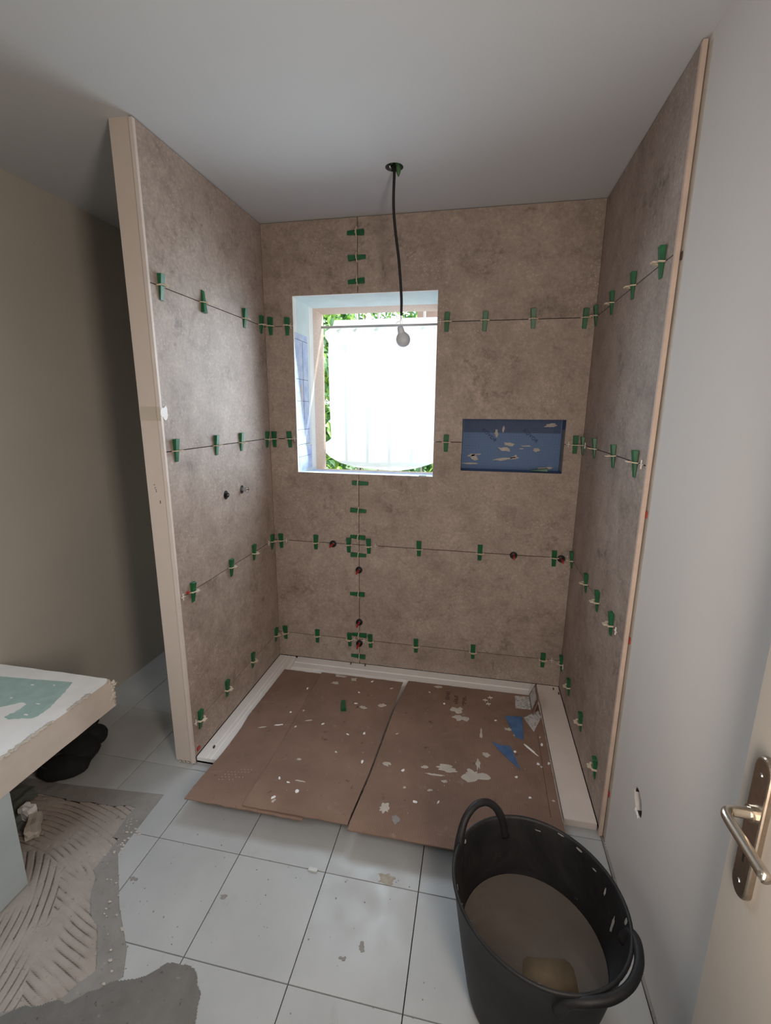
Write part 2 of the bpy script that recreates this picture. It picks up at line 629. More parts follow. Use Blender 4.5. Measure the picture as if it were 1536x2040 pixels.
for k in range(7):
    r = bmesh.ops.create_icosphere(bm, subdivisions=1, radius=0.006)
    for v in r['verts']:
        v.co *= 0.8 + 0.5 * random.random()
    bmesh.ops.scale(bm, verts=r['verts'], vec=(0.4, 1, 1))
    bmesh.ops.translate(bm, verts=r['verts'], vec=(XR - 0.001, -1.190 + k * 0.004, 0.359 + 0.003 * (k % 3)))
link('torn_plaster', bm, PLASTER, wr)
bm = bmesh.new()
for k in range(3):
    r = bmesh.ops.create_icosphere(bm, subdivisions=1, radius=0.004)
    bmesh.ops.translate(bm, verts=r['verts'], vec=(XR, -0.96 - 0.012 * k, 0.008))
link('mortar_crumbs', bm, PLASTERC, wr)
# uneven sealant bead where the wall meets the floor
bm = bmesh.new()
pp = [(XR - 0.002, -0.93 - i * 0.05, 0.002 + 0.002 * random.random()) for i in range(26)]
tube(bm, pp, [0.004 + 0.003 * random.random() for _ in pp], 6)
link('floor_sealant', bm, CEMENT, wr, True)

# back wall with window opening and niche
WX0, WX1, WZ0, WZ1 = 0.164, 0.937, 1.203, 2.141
NX0, NX1, NZ0, NZ1 = 1.085, 1.598, 1.242, 1.513


def slab_cells(bm, x0, x1, z0, z1, y0, y1, holes):
    xs = sorted({x0, x1, *[h[0] for h in holes], *[h[1] for h in holes]})
    zs = sorted({z0, z1, *[h[2] for h in holes], *[h[3] for h in holes]})
    for a, b in zip(xs, xs[1:]):
        for c, d in zip(zs, zs[1:]):
            if any(h[0] <= (a + b) / 2 <= h[1] and h[2] <= (c + d) / 2 <= h[3] for h in holes):
                continue
            box(bm, a, b, y0, y1, c, d)


bm = bmesh.new()
hw = (WX0 - 0.003, WX1 + 0.003, 1.150, WZ1 + 0.003)
slab_cells(bm, XL, XR + 0.1, -0.05, H, 0.011, 0.108, [hw, (NX0 - 0.002, NX1 + 0.002, NZ0 - 0.002, NZ1 + 0.002)])
slab_cells(bm, XL, XR + 0.1, -0.05, H, 0.108, 0.310, [hw])
wb = struct(link('wall_back', bm, BACKER))
boxobj('nook_wall_face', FARWALL, (XL, -0.0905, -0.001, 0.011, 0, H), wb)
bm = bmesh.new()
slab_cells(bm, XL - 0.6, XR + 0.6, -0.3, H + 0.5, 0.310, 0.512, [hw])
link('outer_render', bm, RENDER, wb)
# reveal boards: the top, the two sides and the sloping sill
boxobj('top_reveal_board', REVEAL, (WX0 - 0.002, WX1 + 0.002, 0.0104, 0.309, WZ1, WZ1 + 0.012), wb)
boxobj('side_reveal_board', REVEAL, (WX0 - 0.012, WX0, 0.0104, 0.309, 1.16, WZ1), wb)
boxobj('side_reveal_board', REVEAL, (WX1, WX1 + 0.012, 0.0104, 0.309, 1.16, WZ1), wb)
bm = bmesh.new()
prism(bm, [(0.0104, WZ0), (0.31, 1.180), (0.31, 1.150), (0.0104, 1.150)], 0, WX0, WX1)
link('sill_board', bm, PALEMEM, wb)
bm = bmesh.new()
prism(bm, [(0.311, 1.178), (0.512, 1.160), (0.512, 1.148), (0.311, 1.148)], 0, WX0 - 0.003, WX1 + 0.003)
link('outer_sill', bm, RENDER, wb)
# white plaster corner strips and the pale blue membrane on the side reveal
bm = bmesh.new()
box(bm, WX0, WX0 + 0.0015, -0.001, 0.045, 1.203, WZ1 - 0.002)
box(bm, WX0, WX1, -0.001, 0.012, WZ1 - 0.0015, WZ1)
box(bm, WX0, WX0 + 0.0012, 0.235, 0.300, 1.20, WZ1 - 0.002)
link('plaster_corner', bm, PLASTER, wb)
bm = bmesh.new()
box(bm, WX0, WX0 + 0.0022, 0.012, 0.205, 1.36, 1.965)
box(bm, WX0, WX0 + 0.0026, 0.020, 0.230, 1.208, 1.345)
link('side_membrane', bm, PALEMEM, wb)
bm = bmesh.new()
pts = []
for k in range(30):
    a = 2 * pi * k / 30
    pts.append((0.092 + (0.018 + 0.010 * sin(a)) * cos(a) - 0.018 * cos(a * 0.5) ** 2, 1.61 + 0.085 * sin(a)))
prism(bm, pts, 0, WX0 + 0.002, WX0 + 0.0034)
link('plaster_smear', bm, BEAD, wb)
bm = bmesh.new()
for zz in (1.93, 1.72, 1.60, 1.44, 1.355, 1.285):
    box(bm, WX0 + 0.0022, WX0 + 0.0030, 0.012, 0.2, zz, zz + 0.002)
box(bm, WX0 + 0.0022, WX0 + 0.0030, 0.118, 0.120, 1.50, 1.93)
link('membrane_print_line', bm, INKB, wb)
boxobj('sill_scrap', GREEN, (0.86, 0.90, 0.012, 0.03, 1.2025, 1.206), wb)

# niche lining
bm = bmesh.new()
yn = 0.106
box(bm, NX0, NX1, yn - 0.001, yn, NZ0, NZ1)
link('niche_back', bm, BLUEMEM, wb)
bm = bmesh.new()
box(bm, NX0 - 0.001, NX0, 0.0003, yn, NZ0, NZ1)
box(bm, NX1, NX1 + 0.001, 0.0003, yn, NZ0, NZ1)
box(bm, NX0, NX1, 0.0003, yn, NZ0 - 0.001, NZ0)
box(bm, NX0, NX1, 0.0003, yn, NZ1, NZ1 + 0.001)
link('niche_side', bm, BLUEMEM, wb)
boxobj('membrane_overlap', BLUEDARK, (NX0 + 0.004, NX1 - 0.004, yn - 0.0022, yn - 0.001, 1.440, NZ1), wb)
bm = bmesh.new()
prism(bm, [(0.0, NZ0 + 0.09), (yn, NZ0 + 0.115), (yn, NZ1 - 0.02), (0.0, NZ1 - 0.035)], 0, NX0, NX0 + 0.0012)
box(bm, NX1 - 0.0012, NX1, 0.01, 0.09, NZ0 + 0.01, NZ1 - 0.05)
link('niche_plaster_smear', bm, CEMENT, wb)


def blob_pts(cx, cy, rx, ry, seed, n=22, rough=0.45, rot=0.0):
    out = []
    for k in range(n):
        a = 2 * pi * k / n
        f = 1 + rough * noise.noise(Vector((cos(a) * 1.7, sin(a) * 1.7, seed * 3.1))) + rough * 0.5 * noise.noise(Vector((cos(a) * 5, sin(a) * 5, seed * 1.7)))
        x, y = rx * f * cos(a), ry * f * sin(a)
        out.append((cx + x * cos(rot) - y * sin(rot), cy + x * sin(rot) + y * cos(rot)))
    return out


for i, (px, pz, rx, rz, ro) in enumerate([(1.318, 1.352, 0.034, 0.009, -0.15), (1.335, 1.380, 0.030, 0.008, -0.1), (1.400, 1.357, 0.012, 0.002, 0),
                                          (1.32, 1.300, 0.055, 0.007, 0.12), (1.365, 1.312, 0.018, 0.007, 0.4), (1.146, 1.318, 0.032, 0.007, 0.1),
                                          (1.15, 1.303, 0.02, 0.012, 0), (1.475, 1.352, 0.018, 0.008, 0), (1.265, 1.435, 0.008, 0.02, 0), (1.30, 1.46, 0.006, 0.018, 0),
                                          (1.54, 1.482, 0.03, 0.010, 0.1), (1.53, 1.256, 0.035, 0.006, 0.1), (1.42, 1.372, 0.028, 0.003, 0), (1.13, 1.270, 0.05, 0.004, 0)]):
    bm = bmesh.new()
    prism(bm, blob_pts(px, pz, rx, rz, i, rough=0.7, rot=ro), 1, yn - 0.0035, yn - 0.0005)
    link('plaster_splash', bm, PLASTERC, wb)
for tx_, tz_, rot in ((1.185, 1.452, -0.72), (1.400, 1.452, -0.72)):
    cu = bpy.data.curves.new('lettering', 'FONT')
    cu.body = 'ROVOR'
    cu.size = 0.026
    cu.extrude = 0.0004
    cu.space_character = 1.15
    to = bpy.data.objects.new('lettering', cu)
    COL.objects.link(to)
    dg = bpy.context.evaluated_depsgraph_get()
    me = bpy.data.meshes.new_from_object(to.evaluated_get(dg))
    bpy.data.objects.remove(to)
    me.transform(Matrix.Translation((tx_, yn - 0.003, tz_)) @ Matrix.Rotation(pi / 2, 4, 'X') @ Matrix.Rotation(rot, 4, 'Z'))
    me.materials.append(INKB)
    meshobj('lettering', me, wb)

# partition between shower and nook
bm = bmesh.new()
box(bm, -0.0905, -0.0105, -0.908, 0.0, 0, H)
wp = struct(link('wall_partition', bm, BACKER))
boxobj('plaster_face', FARWALL, (-0.092, -0.0895, -0.908, 0, 0, H), wp)
boxobj('plaster_end', ENDWALL, (-0.0920, -0.0155, -0.916, -0.907, 0.012, H), wp)
boxobj('edge_bead', BEAD, (-0.0148, 0.0005, -0.921, -0.907, 0.008, H - 0.004), wp, 0.0015)
TAPE = plain('old_tape', (0.52, 0.445, 0.36), 0.6, var=0.05)
boxobj('masking_tape', TAPE, (-0.0922, -0.0150, -0.9165, -0.9155, 1.509, 1.561), wp)
boxobj('masking_tape', TAPE, (-0.0150, 0.0007, -0.9216, -0.9205, 1.509, 1.561), wp)
bm = bmesh.new()
for k, (x, z) in enumerate([(-0.062, 1.262), (-0.060, 1.25), (-0.057, 1.242), (-0.056, 1.235), (-0.043, 1.19)]):
    box(bm, x, x + 0.003, -0.9166, -0.9155, z, z + (0.012 if k == 4 else 0.004))
link('scratch_mark', bm, INK, wp)
bm = bmesh.new()
for k in range(9):
    r = bmesh.ops.create_icosphere(bm, subdivisions=1, radius=0.006)
    bmesh.ops.scale(bm, verts=r['verts'], vec=(1, 0.7, 0.6 + 0.5 * random.random()))
    bmesh.ops.translate(bm, verts=r['verts'], vec=(-0.082 + 0.010 * k, -0.913 - 0.004 * (k % 2), 0.006))
link('broken_foot', bm, PLASTERC, wp)

# right end trim of the tiling
boxobj('edge_trim', WOOD, (W - 0.001, W + 0.0118, -0.930, -0.9165, 0.004, H - 0.004), wr, 0.001)
boxobj('sealant_line', plain('beige_sealant', (0.50, 0.44, 0.36), 0.6), (XR - 0.0005, XR + 0.0005, -0.955, -0.930, 0.01, H - 0.02), wr)


# wall tiles -------------------------------------------------------
def tile(pts, axis, a, b, parent):
    bm = bmesh.new()
    prism(bm, pts, axis, a, b)
    return link('wall_tile', bm, STONE, parent)


rows = [(0.032, Z1[0]), (Z1[0], Z1[1]), (Z1[1], Z1[2]), (Z1[2], Z1[3]), (Z1[3], H - 0.002)]
for z0, z1 in rows:
    g0, g1 = z0 + GAP, z1 - GAP
    tile([(-0.908, g0), (-0.0008, g0), (-0.0008, g1), (-0.908, g1)], 0, -0.010, 0.0, wp)
    tile([(-0.916, g0), (-0.0008, g0), (-0.0008, g1), (-0.916, g1)], 0, W, W + 0.010, wr)
XJ = 0.523
cl = 0.0015
a0, a1 = 0.0008, XJ - GAP
b0, b1 = XJ + GAP, W - 0.0008
for z0, z1 in rows[:2]:
    tile([(a0, z0 + GAP), (a1, z0 + GAP), (a1, z1 - GAP), (a0, z1 - GAP)], 1, 0, 0.010, wb)
    tile([(b0, z0 + GAP), (b1, z0 + GAP), (b1, z1 - GAP), (b0, z1 - GAP)], 1, 0, 0.010, wb)
g0, g1 = Z1[1] + GAP, Z1[2] - GAP
tile([(a0, g0), (a1, g0), (a1, WZ0), (WX0, WZ0), (WX0, g1), (a0, g1)], 1, 0, 0.010, wb)
tile([(b0, g0), (b1, g0), (b1, g1), (NX1, g1), (NX1, NZ0), (NX0, NZ0), (NX0, g1), (WX1, g1), (WX1, WZ0), (b0, WZ0)], 1, 0, 0.010, wb)
g0, g1 = Z1[2] + GAP, Z1[3] - GAP
tile([(a0, g0), (WX0, g0), (WX0, g1), (a0, g1)], 1, 0, 0.010, wb)
tile([(WX1, g0), (NX0, g0), (NX0, NZ1), (NX1, NZ1), (NX1, g0), (b1, g0), (b1, g1), (WX1, g1)], 1, 0, 0.010, wb)
g0, g1 = Z1[3] + GAP, H - 0.003
tile([(a0, g0), (WX0, g0), (WX0, WZ1), (a1, WZ1), (a1, g1), (a0, g1)], 1, 0, 0.010, wb)
tile([(WX1, g0), (b1, g0), (b1, g1), (b0, g1), (b0, WZ1), (WX1, WZ1)], 1, 0, 0.010, wb)
# plaster thumb smear near the taped edge
bm = bmesh.new()
prism(bm, blob_pts(-0.898, 1.537, 0.020, 0.027, 4), 0, 0.0, 0.0015)
link('plaster_smear', bm, PLASTER, wp)

# ------------------------------------------------------------------ floor
fl = struct(boxobj('floor', GROUT, (XL - 0.1, XR + 0.1, YB, 0.1, -0.06, -0.0125)))
G = 0.3223
TX, TY = 0.0834, -1.2664
HOLE = [(-0.80, -1.135), (-0.461, -1.124), (-0.027, -1.090), (-0.019, -1.352), (0.119, -1.505), (0.231, -1.605), (0.270, -1.665), (0.15, -1.86), (-0.80, -1.98)]
bm = bmesh.new()
prism(bm, HOLE, 2, -0.03, 0.03)
cut = link('cutter', bm, None)
for i in range(-3, 6):
    for j in range(-6, 5):
        x0, x1 = max(XL, TX + i * G + 0.0014), min(XR, TX + (i + 1) * G - 0.0014)
        y0, y1 = max(-3.2, TY + j * G + 0.0014), min(0.0, TY + (j + 1) * G - 0.0014)
        if x1 - x0 < 0.01 or y1 - y0 < 0.01:
            continue
        crn = [(x0, y0), (x1, y0), (x1, y1), (x0, y1)]
        grid = [(x0 + (x1 - x0) * a / 12, y0 + (y1 - y0) * b / 12) for a in range(13) for b in range(13)]
        ins = [inside(p, HOLE) for p in grid]
        if all(ins):
            continue
        bm = bmesh.new()
        r = 0.0008
        va = [bm.verts.new((x, y, -0.0120)) for x, y in crn]
        vb = [bm.verts.new((x, y, -r)) for x, y in crn]
        vc = [bm.verts.new((x + (r if x == x0 else -r), y + (r if y == y0 else -r), 0.0)) for x, y in crn]
        bm.faces.new(va[::-1])
        bm.faces.new(vc)
        for k in range(4):
            bm.faces.new((va[k], va[(k + 1) % 4], vb[(k + 1) % 4], vb[k]))
            bm.faces.new((vb[k], vb[(k + 1) % 4], vc[(k + 1) % 4], vc[k]))
        t = link('floor_tile', bm, FTILE, fl)
        if any(ins):
            boolean(t, [cut])
bpy.data.objects.remove(cut)


def field(name, poly, step, hfun, test, mat, parent, jitter=0.0):
    xs = [p[0] for p in poly]
    ys = [p[1] for p in poly]
    x0, x1, y0, y1 = max(min(xs), XL), max(xs), min(ys), max(ys)
    nx, ny = int((x1 - x0) / step), int((y1 - y0) / step)
    vid = {}
    verts, faces = [], []

    def V(i, j):
        k = (i, j)
        if k not in vid:
            x, y = x0 + i * step, y0 + j * step
            vid[k] = len(verts)
            verts.append((x, y, hfun(x, y)))
        return vid[k]
    for i in range(nx):
        for j in range(ny):
            x, y = x0 + (i + 0.5) * step, y0 + (j + 0.5) * step
            if test(x, y):
                faces.append((V(i, j), V(i + 1, j), V(i + 1, j + 1), V(i, j + 1)))
    me = bpy.data.meshes.new(name)
    me.from_pydata(verts, [], faces)
    me.materials.append(mat)
    for p in me.polygons:
        p.use_smooth = True
    return meshobj(name, me, parent)


def border(x, y):
    d = edge_dist((x, y), HOLE)
    return d + 0.014 * noise.noise(Vector((x * 16, y * 16, 0.3)))


def is_border(x, y):
    if not inside((x, y), HOLE):
        return False
    # grey cement band follows the top and the right-hand edge only
    lim = 0.072 if (y > -1.3 or x > -0.06) else 0.0
    top = (-1.09 - 0.075 * (x + 0.027) * 0 - y)
    return border(x, y) < lim and not (x < -0.40 and y < -1.19)


def comb_h(x, y):
    n5 = noise.noise(Vector((x * 5, y * 5, 0)))
    if y > -1.43 + 0.05 * n5:
        r = math.hypot(x + 0.42, y + 2.05)
        ph = r * 2 * pi / 0.0195
    elif x > -0.17 + 0.62 * (-1.43 - y) + 0.02 * n5:
        ph = (y * 0.96 + x * 0.28) * 2 * pi / 0.0210
    else:
        r = math.hypot(x + 0.85, y + 1.95)
        ph = r * 2 * pi / 0.0230
    wob = noise.noise(Vector((x * 7, y * 7, 2))) * 1.8
    g = max(0.0, sin(ph + wob)) ** 5
    amp = max(0.0, min(1.0, 0.70 + 1.6 * noise.noise(Vector((x * 10, y * 10, 7)))))
    pit = max(0.0, noise.noise(Vector((x * 75, y * 75, 11))) - 0.45) * 0.010
    return -0.0020 - 0.0068 * g * amp - pit + 0.0011 * noise.noise(Vector((x * 40, y * 40, 1)))


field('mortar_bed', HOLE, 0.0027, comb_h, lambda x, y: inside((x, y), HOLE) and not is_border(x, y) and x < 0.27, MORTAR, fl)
field('cement_band', HOLE, 0.0027, lambda x, y: -0.0008 + 0.0018 * noise.noise(Vector((x * 30, y * 30, 5))), is_border, CEMENT, fl)
CP = [(-0.04, -1.84), (0.06, -1.775), (0.159, -1.745), (0.216, -1.712), (0.274, -1.675), (0.326, -1.642), (0.37, -1.615), (0.426, -1.604), (0.475, -1.62),
      (0.500, -1.655), (0.520, -1.70), (0.545, -1.76), (0.55, -1.9), (0.45, -2.1), (-0.1, -2.1)]


def cp_in(x, y):
    q = Vector((x * 22, y * 22, 1.3))
    return inside((x + 0.013 * noise.noise(q), y + 0.013 * noise.noise(q + Vector((9, 4, 2)))), CP)


field('cement_patch', CP, 0.003, lambda x, y: max(0.0006, min(0.0035, 0.5 * edge_dist((x, y), CP) * 0.25)) + 0.0010 * (1 + noise.noise(Vector((x * 35, y * 35, 8)))), cp_in, DARKCEM, fl)
# smeared cement over the tiles beside the band
SM = [(0.0, -1.33), (0.145, -1.49), (0.26, -1.60), (0.31, -1.64), (0.16, -1.86), (-0.1, -1.9), (-0.3, -1.9), (0.1, -1.7), (0.05, -1.5), (-0.02, -1.38)]

# rubble along the broken edge
bm = bmesh.new()
for k in range(60):
    t = random.random()
    x, y = -0.10 + 0.10 * t + random.uniform(-0.02, 0.02), -1.20 - 0.22 * t * random.random() - 0.02
    if k > 35:
        x, y = random.uniform(-0.07, 0.26), 0
        y = -1.30 - (x + 0.07) * 1.12 + random.uniform(-0.06, 0.02)
    r = bmesh.ops.create_icosphere(bm, subdivisions=1, radius=random.uniform(0.0015, 0.0055))
    for v in r['verts']:
        v.co = Vector((v.co.x * random.uniform(0.7, 1.9), v.co.y * random.uniform(0.6, 1.2), v.co.z * 0.5))
    bmesh.ops.translate(bm, verts=r['verts'], vec=(x, y, 0.0015))
o = link('cement_rubble', bm, PLASTERC, fl)
o['kind'] = 'stuff'
bm = bmesh.new()
for k in range(70):
    x, y = random.uniform(0.1, 1.1), random.uniform(-1.9, -1.22)
    r = bmesh.ops.create_icosphere(bm, subdivisions=1, radius=random.uniform(0.0010, 0.0030))
    for v in r['verts']:
        v.co = Vector((v.co.x * random.uniform(0.7, 1.8), v.co.y, v.co.z * 0.4))
    bmesh.ops.rotate(bm, verts=r['verts'], cent=(0, 0, 0), matrix=Matrix.Rotation(random.random() * 3, 3, 'Z'))
    bmesh.ops.translate(bm, verts=r['verts'], vec=(x, y, 0.0008))
o = link('floor_grit', bm, CEMENT, fl)
o['kind'] = 'stuff'
for (x, y, rx, ry, s) in [(0.94, -1.245, 0.030, 0.016, 1), (0.43, -1.41, 0.012, 0.006, 2), (0.10, -1.42, 0.012, 0.007, 3), (0.86, -1.50, 0.010, 0.006, 4), (0.905, -1.46, 0.009, 0.010, 6)]:
    bm = bmesh.new()
    prism(bm, blob_pts(x, y, rx, ry, s, rough=0.9), 2, 0, 0.0009)
    link('dried_stain', bm, plain('stain', (0.36, 0.32, 0.27), 0.8, var=0.2, scale=60) if s == 1 else CEMENT, fl)

o = boxobj('tile_lug', plain('clear_grey_plastic', (0.50, 0.50, 0.49), 0.3), (0.668, 0.700, -1.276, -1.262, 0.0002, 0.006), None, 0.001)
tag(o, 'small grey plastic lug lying on the floor joint in front of the cardboard', 'spacer')

# ------------------------------------------------------------------ shower tray
TH = 0.030
tr = empty('shower_tray', (0.84, -0.45, 0))
tag(tr, 'white low shower tray with raised rim under the cardboard sheets', 'shower tray')


def local(o, par):
    """keep world coordinates of a mesh whose parent empty sits elsewhere"""
    o.data.transform(Matrix.Translation(-par.matrix_basis.translation))
    return o


bm = bmesh.new()
box(bm, 0.002, W - 0.004, -0.903, -0.001, 0.001, 0.012)
local(link('tray_floor', bm, TRAY, tr), tr)


def rim_profile(axis_pts, prof):
    bm = bmesh.new()
    rings = []
    for (p, d) in axis_pts:
        rings.append([bm.verts.new((p[0] + d[0] * a, p[1] + d[1] * a, z)) for a, z in prof])
    n = len(prof)
    for a, b in zip(rings, rings[1:]):
        for k in range(n):
            bm.faces.new((a[k], a[(k + 1) % n], b[(k + 1) % n], b[k]))
    bm.faces.new(rings[0])
    bm.faces.new(rings[-1][::-1])
    return bm


leftp = [(0.002, 0.003), (0.002, 0.030), (0.046, 0.030), (0.050, 0.0265), (0.054, 0.030), (0.068, 0.030), (0.072, 0.0265), (0.076, 0.030), (0.102, 0.030), (0.122, 0.012), (0.122, 0.003)]
bm = rim_profile([((0, -0.903), (1, 0)), ((0, -0.001), (1, 0))], leftp)
local(link('left_rim', bm, TRAY, tr), tr)
backp = [(0.001, 0.003), (0.001, 0.031), (0.060, 0.031), (0.066, 0.0275), (0.110, 0.0275), (0.150, 0.014), (0.150, 0.003)]
bm = rim_profile([((0.123, 0), (0, -1)), ((1.560, 0), (0, -1))], backp)
local(link('back_rim', bm, TRAY, tr), tr)
bm = bmesh.new()
box(bm, 1.565, 1.684, -0.905, -0.001, 0.003, TH + 0.002, 0.0015)
local(link('right_ledge', bm, plain('beige_tray_ledge', (0.72, 0.64, 0.59), 0.5, var=0.03), tr), tr)
for (x, y) in ((0.470, -0.012), (0.560, -0.012), (1.650, -0.030), (0.045, -0.83), (1.672, -0.07)):
    bm = bmesh.new()
    box(bm, x, x + 0.005, y - 0.012, y, TH + 0.0012, TH + 0.010)
    local(link('packing_shim', bm, INK, tr), tr)


# ------------------------------------------------------------------ cardboard
def zc(y):
    t = min(1, max(0, (-y - 0.8) / 0.35))
    return 0.0335 + 0.0300 * t * t * (3 - 2 * t)


def card(name, outline, dz, th, label, wav=1.0, seedv=0):
    """sheet following the sagging height zc, cut to an outline given as left/right x per y row"""
    e = empty(name, (outline[0][1], outline[0][0], 0))
    tag(e, label, 'cardboard')
    bm = bmesh.new()
    rows_ = []
    ny = 60
    y0, y1 = outline[0][0], outline[-1][0]
    for j in range(ny + 1):
        y = y0 + (y1 - y0) * j / ny
        for a, b in zip(outline, outline[1:]):
            if min(a[0], b[0]) - 1e-9 <= y <= max(a[0], b[0]) + 1e-9:
                t = (y - a[0]) / (b[0] - a[0])
                xl = a[1] + (b[1] - a[1]) * t
                xr = a[2] + (b[2] - a[2]) * t
                break
        jl = 0.0022 * noise.noise(Vector((y * 40, 1 + seedv, 0)))
        jr = 0.0022 * noise.noise(Vector((y * 40, 5 + seedv, 0)))
        row = []
        nx = 34
        for i in range(nx + 1):
            x = xl + jl + (xr + jr - xl - jl) * i / nx
            yy = y
            if j in (0, ny):
                yy += 0.004 * noise.noise(Vector((x * 22, 3 + seedv, j)))
            z = zc(yy) + dz + wav * 0.0016 * (noise.noise(Vector((x * 3, y * 3, 2 + seedv))) + 0.6)
            row.append((x, yy, z))
        rows_.append(row)
    top = [[bm.verts.new(p) for p in r] for r in rows_]
    bot = [[bm.verts.new((p[0], p[1], p[2] - th)) for p in r] for r in rows_]
    for j in range(ny):
        for i in range(nx):
            bm.faces.new((top[j][i], top[j][i + 1], top[j + 1][i + 1], top[j + 1][i]))
            bm.faces.new((bot[j][i], bot[j + 1][i], bot[j + 1][i + 1], bot[j][i + 1]))
    for j in range(ny):
        bm.faces.new((top[j][0], top[j + 1][0], bot[j + 1][0], bot[j][0]))
        bm.faces.new((top[j][nx], bot[j][nx], bot[j + 1][nx], top[j + 1][nx]))
    for i in range(nx):
        bm.faces.new((top[0][i], bot[0][i], bot[0][i + 1], top[0][i + 1]))
        bm.faces.new((top[ny][i], top[ny][i + 1], bot[ny][i + 1], bot[ny][i]))
    local(link('sheet', bm, CARD, e), e)
    return e


c1 = card('cardboard_sheet', [(-0.166, 0.104, 0.60), (-0.60, 0.098, 0.60), (-0.70, 0.108, 0.60), (-1.150, 0.113, 0.60)], 0.004, 0.004,
          'brown cardboard sheet lying lowest at the tray end nearest the partition', seedv=0)
c2 = card('cardboard_sheet', [(-0.160, 0.335, 0.818), (-0.37, 0.338, 0.806), (-1.138, 0.352, 0.770)], 0.0095, 0.004,
          'brown cardboard sheet overlapping in the middle, long edge beside the dark gap', seedv=3)
c3 = card('cardboard_sheet', [(-0.135, 0.846, 1.548), (-0.40, 0.814, 1.556), (-1.0, 0.783, 1.552), (-1.155, 0.774, 1.548)], 0.0065, 0.005,
          'brown plaster-spattered cardboard sheet with folded labelled flap beside the tray ledge', seedv=6)


def top_z(x, y):
    if x > 0.79:
        return zc(y) + 0.0065 + 0.0016 * (noise.noise(Vector((x * 3, y * 3, 8))) + 0.6)
    if x > 0.352:
        return zc(y) + 0.0095 + 0.0016 * (noise.noise(Vector((x * 3, y * 3, 5))) + 0.6)
    return zc(y) + 0.004 + 0.0016 * (noise.noise(Vector((x * 3, y * 3, 2))) + 0.6)


def sheet_of(x):
    return c3 if x > 0.79 else (c2 if x > 0.352 else c1)


def patch(name, mat, pts, par, th=0.0009, lift=0.0):
    """flat irregular piece draped on the cardboard"""
    bm = bmesh.new()
    cx = sum(p[0] for p in pts) / len(pts)
    cy = sum(p[1] for p in pts) / len(pts)
    n = len(pts)
    zt = lambda p: top_z(*p) + lift
    vt = [bm.verts.new((p[0], p[1], zt(p) + th * 0.5)) for p in pts]
    vb = [bm.verts.new((p[0], p[1], zt(p) - 0.0004)) for p in pts]
    c = bm.verts.new((cx, cy, zt((cx, cy)) + th))
    for k in range(n):
        bm.faces.new((vt[k], vt[(k + 1) % n], c))
        bm.faces.new((vb[k], vb[(k + 1) % n], vt[(k + 1) % n], vt[k]))
    o = link(name, bm, mat, par)
    if par:
        local(o, par)
    return o


SPL = [[1.152, -0.407, 0.034, 0.021], [1.134, -0.347, 0.03, 0.027], [1.222, -0.772, 0.051, 0.035], [1.102, -0.755, 0.045, 0.016], [0.885, -1.027, 0.018, 0.02],
       [0.653, -0.429, 0.018, 0.010], [0.747, -0.392, 0.021, 0.014], [0.445, -0.248, 0.019, 0.013], [0.457, -0.175, 0.03, 0.010], [0.537, -0.194, 0.017, 0.016],
       [1.018, -0.160, 0.026, 0.009], [0.848, -0.782, 0.014, 0.012], [1.01, -0.766, 0.015, 0.009], [1.102, -0.83, 0.014, 0.008], [1.279, -0.638, 0.016, 0.013],
       [1.425, -0.476, 0.02, 0.010], [1.384, -0.441, 0.017, 0.009], [1.253, -0.496, 0.005, 0.04], [1.24, -0.70, 0.010, 0.03], [1.06, -0.80, 0.035, 0.004]]
for i, (x, y, rx, ry) in enumerate(SPL):
    patch('plaster_splat', PLASTERC, blob_pts(x, y, rx, ry, i + 3, 26, 0.75), sheet_of(x), 0.0016)
patch('plaster_splat', CEMENT, blob_pts(0.939, -1.076, 0.017, 0.017, 77, 26, 0.6), c3, 0.002)
CH = [[0.207, -0.671], [0.277, -0.639], [0.366, -0.64], [0.413, -0.584], [0.49, -0.594], [0.61, -0.762], [0.464, -0.841], [0.43, -0.971], [0.475, -0.986],
      [0.519, -0.968], [0.53, -1.026], [0.453, -1.077], [0.461, -1.094], [0.307, -0.323], [0.646, -0.19], [0.765, -0.234], [0.629, -0.64], [0.705, -0.618],
      [0.859, -0.585], [0.740, -0.796], [0.923, -0.804], [0.945, -0.899], [0.997, -0.97], [1.087, -0.952], [1.047, -0.892], [1.326, -0.387], [1.404, -0.59],
      [1.527, -0.469], [1.53, -0.518], [1.5, -0.646], [1.511, -0.661], [1.545, -0.634], [1.445, -0.843], [1.535, -0.84], [1.399, -0.743], [0.598, -0.306],
      [0.359, -0.516], [0.296, -0.534], [0.607, -0.404], [0.976, -0.22], [1.063, -0.305], [1.474, -0.56]]
for i, (x, y) in enumerate(CH):
    big = i in (0, 1, 3, 9, 41)
    rx = 0.020 if big else random.uniform(0.005, 0.011)
    ry = 0.004 if big else random.uniform(0.003, 0.007)
    ro = random.uniform(0, 3.1)
    if i in (0, 1, 3):
        ro = 0.35
    if i == 41:
        ro, rx, ry = -0.85, 0.042, 0.005
    patch('plaster_crumb', PLASTER if i % 3 else PLASTERC, blob_pts(x, y, rx, ry, i * 1.3 + 9, 12, 0.5, ro), sheet_of(x), 0.003)
for k in range(45):
    x, y = random.uniform(0.30, 1.52), random.uniform(-1.08, -0.2)
    if abs(x - (0.815 - 0.04 * (-y - 0.2))) < 0.04 or abs(x - 0.35) < 0.03:
        continue
    r_ = random.uniform(0.0012, 0.0028)
    patch('plaster_fleck', PLASTERC, blob_pts(x, y, r_, r_ * random.uniform(0.4, 1), k, 6, 0.4, k), sheet_of(x), 0.0015)
